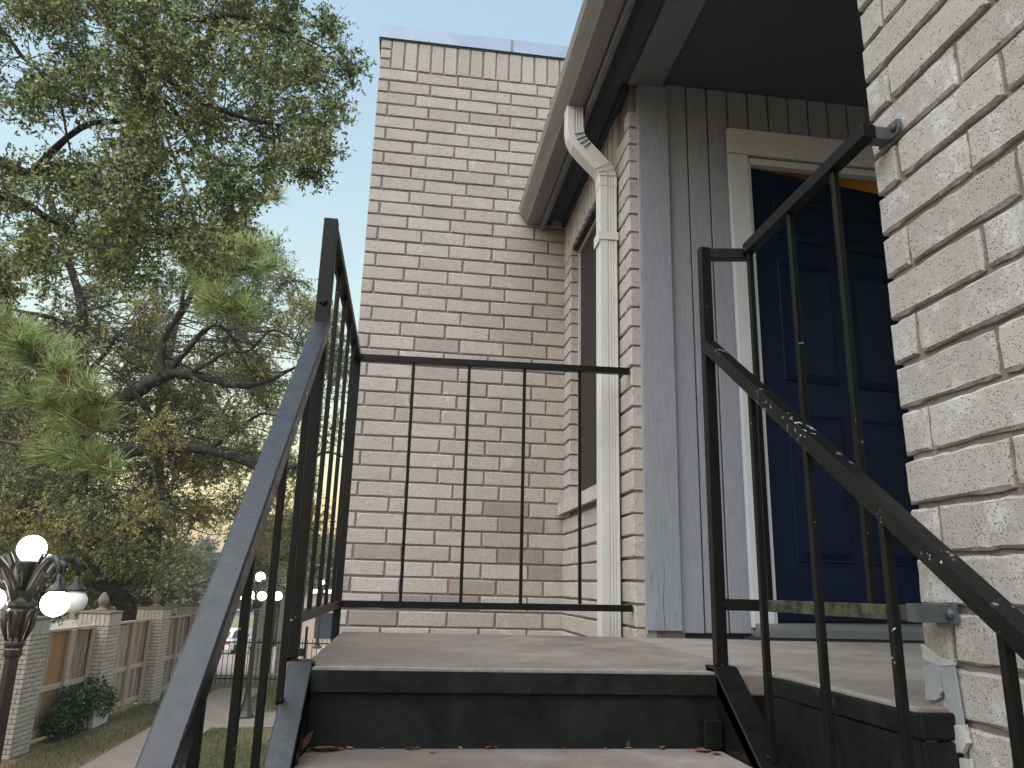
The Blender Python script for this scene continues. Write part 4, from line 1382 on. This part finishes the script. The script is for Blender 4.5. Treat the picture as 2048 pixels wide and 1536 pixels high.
# ================================================================== TREES
def smooth_poly(pts, sub=4):
    P = [Vector(p) for p in pts]
    out = []
    for i in range(len(P) - 1):
        a, b = P[max(i - 1, 0)], P[i]
        c, d = P[i + 1], P[min(i + 2, len(P) - 1)]
        for k in range(sub):
            t_ = k / sub
            out.append(.5 * ((2 * b) + (-a + c) * t_ + (2 * a - 5 * b + 4 * c - d) * t_ * t_ + (-a + 3 * b - 3 * c + d) * t_ ** 3))
    out.append(P[-1])
    return out
class Tree:
    def __init__(s, name, label, cat, base, group=None):
        s.t = thing(name, label, cat, group, loc=base)
        s.nodes = []
        s.base = Vector(base)
    def limb(s, pts, r0_, r1_, name='limb', mat=None, sub=4, wob=.0, n=8):
        Pp = smooth_poly(pts, sub)
        L = len(Pp)
        rad = [r0_ + (r1_ - r0_) * (i / (L - 1)) ** .9 for i in range(L)]
        if wob:
            Pp = [p + Vector((rng.uniform(-wob, wob), rng.uniform(-wob, wob), rng.uniform(-wob, wob))) for p in Pp]
            rad = [r * rng.uniform(.88, 1.14) for r in rad]
        o = MB().tube([p - s.base for p in Pp], rad, n).build(name, mat or M_bark, s.t, smooth=True)
        s.nodes += [(p, r) for p, r in zip(Pp, rad)]
        return o
    def crown(s, centers, rad, twigs, leaves, L, Wd, tl, mat, tmat=M_twig, droop=.25, branch=True, rb=.018, up=.0):
        """branches to each clump, twigs in the clump, leaves along the twigs"""
        NP = np.array([tuple(p) for p, r in s.nodes]) if s.nodes else None
        T0, T1, R0, R1 = [], [], [], []
        Cn, Ax = [], []
        tw0 = twigs
        for c, rr_ in zip(centers, rad):
            twigs = max(5, int(tw0 * rng.choice((.35, .7, 1.0, 1.4, 1.8)) * rng.uniform(.8, 1.2)))
            rr_ = rr_ * rng.uniform(.75, 1.25)
            c = np.array(c)
            if branch and NP is not None:
                d2 = ((NP - c) ** 2).sum(1)
                b = NP[int(np.argmin(d2 + nr.uniform(0, .25, len(d2)) * d2))]
                k = 5
                off = nr.normal(0, .10 * np.linalg.norm(c - b), 3)
                prev = b
                for i in range(1, k + 1):
                    f = i / k
                    q = b + (c - b) * f + off * math.sin(math.pi * f) + nr.normal(0, .02, 3)
                    T0.append(prev); T1.append(q); R0.append(rb * (1 - .65 * (f - 1 / k))); R1.append(rb * (1 - .65 * f))
                    prev = q
            d = unit(twigs)
            rd = nr.uniform(0, 1, twigs) ** .55
            start = c + d * (rd * .75)[:, None] * rr_
            dirn = d + nr.normal(0, .55, (twigs, 3)); dirn[:, 2] += up - droop * .5
            dirn /= np.linalg.norm(dirn, axis=1, keepdims=True)
            ln = tl * nr.uniform(.6, 1.4, twigs)
            mid = start + dirn * (ln / 2)[:, None]
            d2_ = dirn + nr.normal(0, .3, (twigs, 3)); d2_[:, 2] -= droop * .4
            d2_ /= np.linalg.norm(d2_, axis=1, keepdims=True)
            end = mid + d2_ * (ln / 2)[:, None]
            root = c + (start - c) * .25
            T0 += list(root) + list(start) + list(mid); T1 += list(start) + list(mid) + list(end)
            R0 += [rb * .30] * twigs + [rb * .2] * twigs + [rb * .15] * twigs
            R1 += [rb * .22] * twigs + [rb * .15] * twigs + [rb * .08] * twigs
            for i in range(twigs):
                f = nr.uniform(0, 1, leaves)
                P = np.where((f < .5)[:, None], start[i] + (mid[i] - start[i]) * (f * 2)[:, None], mid[i] + (end[i] - mid[i]) * (f * 2 - 1)[:, None])
                a = .5 * dirn[i] + unit(leaves)
                a[:, 2] -= droop
                a /= np.linalg.norm(a, axis=1, keepdims=True)
                Cn.append(P + a * (L * .55)); Ax.append(a)
        bs = np.array(tuple(s.base))
        T0, T1 = np.array(T0) - bs, np.array(T1) - bs
        link('branches', twig_mesh('branches', T0, T1, np.array(R0), np.array(R1), tmat), s.t)
        Cn, Ax = np.concatenate(Cn) - bs, np.concatenate(Ax)
        n = len(Cn)
        Bx = np.cross(Ax, unit(n)); Bx /= np.linalg.norm(Bx, axis=1, keepdims=True) + 1e-9
        link('crown', quad_mesh('crown', leaf_quads(Cn, Ax, Bx, L * nr.uniform(.65, 1.25, n), Wd * nr.uniform(.7, 1.2, n)), mat), s.t)
    def needles(s, tips, per, L, mat, name='needle_tuft', w=.0035):
        """tips: (point, axis) of each shoot; needles fan around it"""
        bs = np.array(tuple(s.base))
        V = []
        for p, ax in tips:
            p = np.array(p) - bs; ax = np.array(ax) / np.linalg.norm(ax)
            f = nr.uniform(0, 1, per)
            d = ax * .9 + unit(per) * .85
            d /= np.linalg.norm(d, axis=1, keepdims=True)
            a = p - ax * (f * L * .9)[:, None]
            ln = (L * nr.uniform(.6, 1.1, per))[:, None]
            b = a + d * ln; b[:, 2] -= .08 * L
            sd2 = np.cross(d, unit(per)); sd2 /= np.linalg.norm(sd2, axis=1, keepdims=True) + 1e-9
            V.append(np.stack([a - sd2 * w, a + sd2 * w, b + sd2 * w * .3, b - sd2 * w * .3], 1))
        return link(name, quad_mesh(name, np.concatenate(V), mat), s.t)

def pw(seq):
    return [W(*p) for p in seq]
def interp(tab, y):
    for (y0, x0), (y1, x1) in zip(tab, tab[1:]):
        if y <= y1:
            return x0 + (x1 - x0) * (y - y0) / (y1 - y0)
    return tab[-1][1]

# --- far live oak with the heavy dark limbs
base = W(268, 1245, 20.6); base.z = GZ
oak = Tree('live_oak', 'spreading live oak with heavy dark limbs behind the wooden fence', 'tree', tuple(base), 'trees left of the building')
oak.limb([base] + pw([(255, 1225, 20.5), (232, 1190, 20.2), (205, 1150, 20), (185, 1080, 19.8), (172, 1000, 19.6), (168, 900, 19.3), (166, 800, 19), (168, 700, 18.8), (160, 600, 18.6), (130, 500, 18.3), (95, 380, 18)]), .25, .07, 'trunk', wob=.012, n=12)
oak.limb(pw([(172, 840, 19), (240, 797, 18.6), (300, 766, 18.3), (330, 750, 18.2), (372, 748, 18), (430, 760, 17.8), (480, 772, 17.5), (540, 760, 17.2), (590, 735, 17), (625, 745, 16.9)]), .215, .012, wob=.012)
oak.limb(pw([(325, 752, 18.2), (322, 705, 18.1), (335, 662, 18), (362, 622, 17.8), (370, 570, 17.6), (400, 520, 17.5), (410, 470, 17.4)]), .12, .012, wob=.01)
oak.limb(pw([(335, 748, 18.2), (372, 702, 17.9), (408, 662, 17.7), (440, 652, 17.5), (476, 690, 17.4), (500, 740, 17.3), (540, 735, 17.2)]), .085, .008, wob=.008)
oak.limb(pw([(368, 747, 18), (410, 772, 17.7), (445, 822, 17.4), (480, 850, 17.3)]), .06, .008, wob=.008)
oak.limb(pw([(375, 748, 18), (420, 725, 17.5), (450, 705, 17.2), (500, 700, 17), (545, 660, 16.9), (590, 680, 16.8)]), .06, .008, wob=.008)
oak.limb(pw([(176, 918, 19.3), (215, 905, 19), (260, 900, 18.7), (330, 895, 18.4), (400, 897, 18.1), (470, 915, 17.8), (535, 938, 17.5), (600, 930, 17.2), (650, 905, 17), (690, 915, 16.9)]), .23, .012, wob=.014)
oak.limb(pw([(285, 893, 18.6), (300, 852, 18.5), (306, 838, 18.5), (285, 805, 18.3), (268, 788, 18.2)]), .11, .06, wob=.008)
oak.limb(pw([(305, 840, 18.5), (340, 843, 18.3), (375, 838, 18.2), (410, 852, 18), (450, 840, 17.8), (500, 870, 17.6)]), .06, .008, wob=.006)
oak.limb(pw([(425, 893, 18), (470, 862, 17.8), (520, 828, 17.5), (560, 830, 17.3), (610, 800, 17.2)]), .055, .008, wob=.006)
oak.limb(pw([(298, 905, 18.5), (312, 960, 18.3), (322, 992, 18.2), (400, 1042, 18)]), .06, .02, wob=.008)
oak.limb(pw([(335, 908, 18.4), (348, 950, 18.2), (345, 975, 18.2)]), .04, .015)
oak.limb(pw([(168, 685, 18.8), (122, 642, 18.5), (60, 626, 18.2), (0, 615, 18)]), .08, .03, wob=.008)
oak.limb(pw([(174, 745, 18.9), (215, 702, 18.7), (238, 668, 18.6), (270, 690, 18.4), (320, 705, 18.3)]), .07, .02, wob=.006)
oak.limb(pw([(226, 1200, 20.1), (222, 1120, 19.8), (228, 1060, 19.5), (300, 1010, 19)]), .10, .04, wob=.008)
oak.limb(pw([(560, 1120, 18.5), (600, 1090, 18), (640, 1085, 17.5)]), .03, .015)
fb = [(430, 520), (470, 575), (520, 600), (560, 600), (600, 640), (650, 690), (700, 700), (800, 690), (950, 690), (1050, 680), (1120, 640)]
cen, rad = [], []
for lay, (dy, dens) in enumerate(((18.9, .95), (20.8, 1.0), (16.9, .16), (22.6, 1.0))):
    yy_ = 455
    while yy_ < 1135:
        xx_ = -60 + (lay % 2 * 35)
        while xx_ < 720:
            px_, py_ = xx_ + rng.uniform(-30, 30), yy_ + rng.uniform(-28, 28)
            ok = px_ < interp(fb, py_) - 18
            # openings where the sky shows
            for gx_, gy_, gr_ in ((425, 965, 34), (430, 1080, 52), (60, 590, 40), (250, 650, 26), (390, 1125, 45)):
                if (px_ - gx_) ** 2 + (py_ - gy_) ** 2 < gr_ ** 2: ok = False
            if px_ > 540 and rng.random() < .30: ok = False
            if py_ < 560 and rng.random() < .35: ok = False
            if lay == 3 and (px_ < 230 or py_ < 600): ok = False
            if ok and rng.random() < dens:
                cen.append(tuple(W(px_, py_, dy + rng.uniform(-.7, .9)))); rad.append(.55)
            xx_ += 62
        yy_ += 60
gold = [i for i in range(len(cen)) if rng.random() < .28]
oak.crown([c for i, c in enumerate(cen) if i not in gold], [.5] * (len(cen) - len(gold)), 46, 17, .072, .036, .40, M_leaf_far, droop=.3, rb=.022)
oak.crown([cen[i] for i in gold], [.5] * len(gold), 46, 17, .072, .036, .40, M_leaf_gold, droop=.3, rb=.022)
# ball moss and dead twigs along the limbs
mt0, mt1 = [], []
for (p, r) in oak.nodes[::3]:
    if rng.random() < .6: continue
    c = np.array(tuple(p)) + nr.normal(0, .08, 3)
    d = unit(26); 
    mt0.append(np.tile(c, (26, 1))); mt1.append(c + d * nr.uniform(.06, .16, 26)[:, None])
mt0, mt1 = np.concatenate(mt0) - np.array(tuple(oak.base)), np.concatenate(mt1) - np.array(tuple(oak.base))
link('ball_moss', twig_mesh('ball_moss', mt0, mt1, np.full(len(mt0), .004), np.full(len(mt0), .002), M_twig), oak.t, kind='stuff')

# --- near oak whose twiggy branches hang in from the upper left
nb_ = W(-420, 1000, 9.2); nb_.z = GZ
no = Tree('overhanging_oak', 'nearer oak with twiggy olive branches reaching in from the upper left', 'tree', tuple(nb_), 'trees left of the building')
no.limb([nb_] + pw([(-400, 900, 9.1), (-350, 600, 9.0), (-300, 350, 8.9), (-260, 150, 8.8), (-200, -60, 8.7)]), .24, .12, 'trunk', wob=.01, n=12)
no.limb(pw([(-270, 200, 8.8), (-120, 60, 8.7), (40, -60, 8.6), (180, -20, 8.4), (215, 40, 8.3), (240, 70, 8.2), (300, 130, 8.1), (380, 190, 8), (470, 230, 7.8), (560, 250, 7.6)]), .12, .014, wob=.006)
no.limb(pw([(180, -20, 8.4), (260, 20, 8.3), (300, 5, 8.2), (380, 38, 8), (470, 30, 7.8), (560, 60, 7.6), (640, 90, 7.4)]), .06, .01, wob=.006)
no.limb(pw([(-290, 320, 8.9), (-120, 280, 8.8), (60, 350, 8.6), (110, 330, 8.5), (160, 380, 8.4), (230, 430, 8.2), (330, 470, 8), (440, 480, 7.8)]), .09, .012, wob=.006)
no.limb(pw([(-300, 380, 8.9), (-100, 400, 8.8), (20, 395, 8.7), (100, 440, 8.6), (190, 500, 8.5), (280, 560, 8.4)]), .08, .012, wob=.006)
no.limb(pw([(60, 350, 8.6), (160, 255, 8.5), (260, 240, 8.4), (330, 200, 8.3), (390, 290, 8.1), (450, 330, 7.9), (540, 330, 7.7)]), .045, .01, wob=.006)
no.limb(pw([(0, 60, 8.7), (30, 95, 8.6), (60, 130, 8.5), (110, 170, 8.4), (140, 300, 8.3)]), .035, .01, wob=.006)
nbd = [(-90, 640), (0, 615), (60, 640), (130, 672), (200, 650), (260, 650), (310, 610), (350, 575), (400, 545), (450, 470), (500, 450), (560, 400), (620, 330)]
cen, rad = [], []
for lay, dy in enumerate((7.7, 8.6)):
    yy_ = -70
    while yy_ < 600:
        xx_ = -80 + lay * 32
        while xx_ < 700:
            px_, py_ = xx_ + rng.uniform(-26, 26), yy_ + rng.uniform(-26, 26)
            ok = px_ < interp(nbd, py_) - 22
            for gx_, gy_, gr_ in ((80, 70, 42), (215, 205, 42), (120, 130, 20), (355, 290, 32), (10, 110, 22), (330, 380, 26), (120, 250, 26), (400, 330, 24), (30, 480, 40)):
                if (px_ - gx_) ** 2 + (py_ - gy_) ** 2 < gr_ ** 2: ok = False
            if py_ > 430 and rng.random() < .3: ok = False
            if px_ < 230 and py_ < 330 and rng.random() < .35: ok = False
            if ok:
                cen.append(tuple(W(px_, py_, dy + rng.uniform(-.5, .5)))); rad.append(.24)
            xx_ += 58
        yy_ += 56
for px_, py_ in [(700, 140), (690, 105), (655, 50), (672, 205), (668, 245), (648, 300), (620, 340)]:   # sprays against the sky
    cen.append(tuple(W(px_, py_, 7.5))); rad.append(.10)
gold = [i for i in range(len(cen)) if rng.random() < .015]
no.crown([c for i, c in enumerate(cen) if i not in gold], [r * .9 for i, r in enumerate(rad) if i not in gold], 34, 13, .056, .027, .22, M_leaf_near, droop=.25, rb=.008)
no.crown([cen[i] for i in gold], [.2] * len(gold), 28, 12, .058, .028, .22, M_leaf_gold, droop=.25, rb=.008)

# --- pines
def pine_bough(tree, pts, r0_, n_side, tips, spread, seed_up=.1):
    tree.limb(pts, r0_, .012, 'bough', M_bark_pine, wob=.01, n=6)
    Pp = smooth_poly(pts, 6)
    for k in range(n_side):
        f = .3 + .7 * k / n_side
        p = Pp[min(len(Pp) - 1, int(f * (len(Pp) - 1)))]
        d = Vector((rng.uniform(-1, 1), rng.uniform(-1, 1), rng.uniform(-.3, .8) + seed_up)).normalized()
        e = p + d * spread * rng.uniform(.4, 1.0)
        tips.append((tuple(e), tuple((d + Vector((0, 0, .4))).normalized()), tuple(p)))
pb = W(-50, 1230, 12.8); pb.z = GZ
pine = Tree('pine', 'young pine with bright green needle boughs at the left edge', 'tree', tuple(pb), 'trees left of the building')
pine.limb([pb] + pw([(-50, 1120, 12.6), (-60, 1000, 12.4), (-60, 880, 12.2), (-60, 780, 12), (-60, 700, 11.9), (-70, 560, 11.8)]), .105, .04, 'trunk', M_bark_pine, wob=.01, n=10)
tips = []
pine_bough(pine, pw([(-60, 700, 11.9), (40, 705, 11.6), (90, 730, 11.4), (140, 760, 11.2), (195, 800, 11)]), .03, 34, tips, .36)
pine_bough(pine, pw([(-60, 780, 12), (70, 800, 11.6), (130, 830, 11.4), (205, 862, 11.1)]), .03, 30, tips, .34)
pine_bough(pine, pw([(-60, 870, 12.2), (90, 900, 11.6), (150, 905, 11.4), (195, 925, 11.2), (218, 945, 11.1)]), .025, 26, tips, .28)
pine_bough(pine, pw([(-60, 560, 11.8), (-20, 640, 11.6), (30, 680, 11.4), (85, 705, 11.3)]), .03, 30, tips, .40)
pine_bough(pine, pw([(70, 800, 11.6), (140, 815, 11.4), (190, 808, 11.2), (214, 806, 11.1)]), .02, 8, tips, .14)
good = tips
link('shoots', twig_mesh('shoots', np.array([q[2] for q in tips]) - np.array(tuple(pine.base)), np.array([q[0] for q in tips]) - np.array(tuple(pine.base)), np.full(len(tips), .010), np.full(len(tips), .006), M_bark_pine), pine.t, kind='stuff')
pine.needles([(q[0], q[1]) for q in tips], 46, .33, M_needle, w=.0062)
pine.needles([(q[2], (q[1][0], q[1][1], -.4)) for q in tips[::2]], 40, .24, M_needle_dead, 'dead_needles')
pb2 = W(318, 1200, 23.5); pb2.z = GZ
pine2 = Tree('pine', 'reddish limbed pine whose pale green tufts show through the oak', 'tree', tuple(pb2), 'trees left of the building')
pine2.limb([pb2] + pw([(312, 1000, 23), (318, 850, 22.5), (330, 745, 22), (350, 650, 21.5), (385, 580, 21), (400, 480, 20.8)]), .2, .06, 'trunk', M_bark_pine, wob=.01, n=10)
pine2.limb(pw([(400, 480, 20.8), (350, 320, 20.8), (300, 200, 20.8), (225, 60, 20.8)]), .05, .03, 'limb', M_bark_pine, wob=.01)
tips = []
pine_bough(pine2, pw([(385, 580, 21), (420, 560, 16.6), (470, 540, 16.2), (540, 530, 15.9)]), .03, 36, tips, .5)
pine_bough(pine2, pw([(390, 540, 20.8), (430, 510, 16.5), (470, 500, 16.2), (520, 490, 15.9)]), .03, 34, tips, .45)
pine_bough(pine2, pw([(385, 580, 21), (410, 600, 16.6), (450, 615, 16.4), (500, 620, 16.2)]), .03, 30, tips, .42)
pine_bough(pine2, pw([(395, 520, 20.8), (370, 520, 16.8), (380, 490, 16.5), (420, 470, 16.2)]), .03, 20, tips, .4)
pine_bough(pine2, pw([(330, 300, 20.8), (280, 260, 17), (240, 200, 16.5), (225, 110, 16.2)]), .04, 26, tips, .5)
pine_bough(pine2, pw([(400, 480, 20.8), (520, 400, 16), (560, 390, 15.5)]), .02, 6, tips, .3)
pine_bough(pine2, pw([(330, 300, 20.8), (560, 150, 15), (650, 130, 13)]), .02, 10, tips, .5)
link('shoots', twig_mesh('shoots', np.array([q[2] for q in tips]) - np.array(tuple(pine2.base)), np.array([q[0] for q in tips]) - np.array(tuple(pine2.base)), np.full(len(tips), .014), np.full(len(tips), .008), M_bark_pine), pine2.t, kind='stuff')
pine2.needles([(q[0], q[1]) for q in tips], 44, .42, M_needle, w=.0095)
pine2.needles([(q[2], q[1]) for q in tips[::5]], 40, .3, M_needle_dead, 'dead_needles', w=.0045)

# --- trees behind: dense bank at the lower left and paler distant crowns
def back_tree(name, label, spots, Yc, rr_, n, L, Wd, mat, trunk_px, group='distant trees'):
    b = W(trunk_px[0], trunk_px[1], Yc); b.z = gz(b.x, b.y)
    T = Tree(name, label, 'tree', tuple(b), group)
    tp = W(spots[0][0], spots[0][1], Yc)
    T.limb([b, b + (tp - b) * .5 + Vector((.2, 0, 0)), tp], .018 * Yc * .5, .004 * Yc, 'trunk', wob=.02)
    cen, rad = [], []
    for (px_, py_, sx_, sy_, k) in spots:
        for _ in range(k):
            a = rng.uniform(0, 6.28); q = math.sqrt(rng.random())
            cen.append(tuple(W(px_ + sx_ * q * math.cos(a), py_ + sy_ * q * math.sin(a), Yc + rng.uniform(-rr_ * 2, rr_ * 2)))); rad.append(rr_)
    T.crown(cen, rad, n, 10, L, Wd, rr_ * .6, mat, droop=.2, rb=.0012 * Yc)
    return T
back_tree('bank_tree', 'dense brownish evergreen mass behind the near lamp post', [(60, 1040, 130, 110, 46), (200, 1080, 90, 90, 26), (20, 880, 90, 120, 22), (150, 1160, 140, 45, 22)], 24, .75, 60, .10, .05, M_leaf_far, (90, 1230))
back_tree('distant_tree', 'pale yellow green rounded tree beyond the fence finials', [(360, 1150, 34, 52, 16), (340, 1180, 36, 24, 7)], 62, 1.3, 60, .26, .13, M_leaf_hazy, (350, 1225))
back_tree('distant_conifer', 'bluish conifer far away right of the pale tree', [(412, 1130, 14, 36, 8), (440, 1160, 22, 34, 8), (415, 1160, 16, 28, 6)], 90, 1.6, 60, .34, .15, M_leaf_bluish, (420, 1220))
back_tree('distant_tree', 'low bright green bush behind the second fence pillar', [(300, 1180, 28, 22, 8), (268, 1195, 20, 16, 5)], 30, .5, 70, .12, .06, M_leaf_green, (290, 1215))
back_tree('distant_tree', 'hazy tree row behind the lit lamp post', [(540, 1120, 60, 60, 18), (600, 1150, 50, 50, 14), (650, 1120, 40, 70, 14)], 58, 1.4, 60, .27, .14, M_leaf_hazy, (560, 1215))

# ================================================================== HAZE
hz = MB().box(-405, 405, -125, 905, -6, 22).build('haze', None, kind='stuff', label='thin evening haze over the whole place')
hm = bpy.data.materials.new('evening_haze')
hm.use_nodes = True
ht = hm.node_tree
ht.nodes.remove(ht.nodes['Principled BSDF'])
pv = ht.nodes.new('ShaderNodeVolumePrincipled')
pv.inputs['Color'].default_value = (.92, .94, .97, 1)
pv.inputs['Density'].default_value = .0009
pv.inputs['Anisotropy'].default_value = .2
ht.links.new(pv.outputs[0], ht.nodes['Material Output'].inputs['Volume'])
hz.data.materials.append(hm)
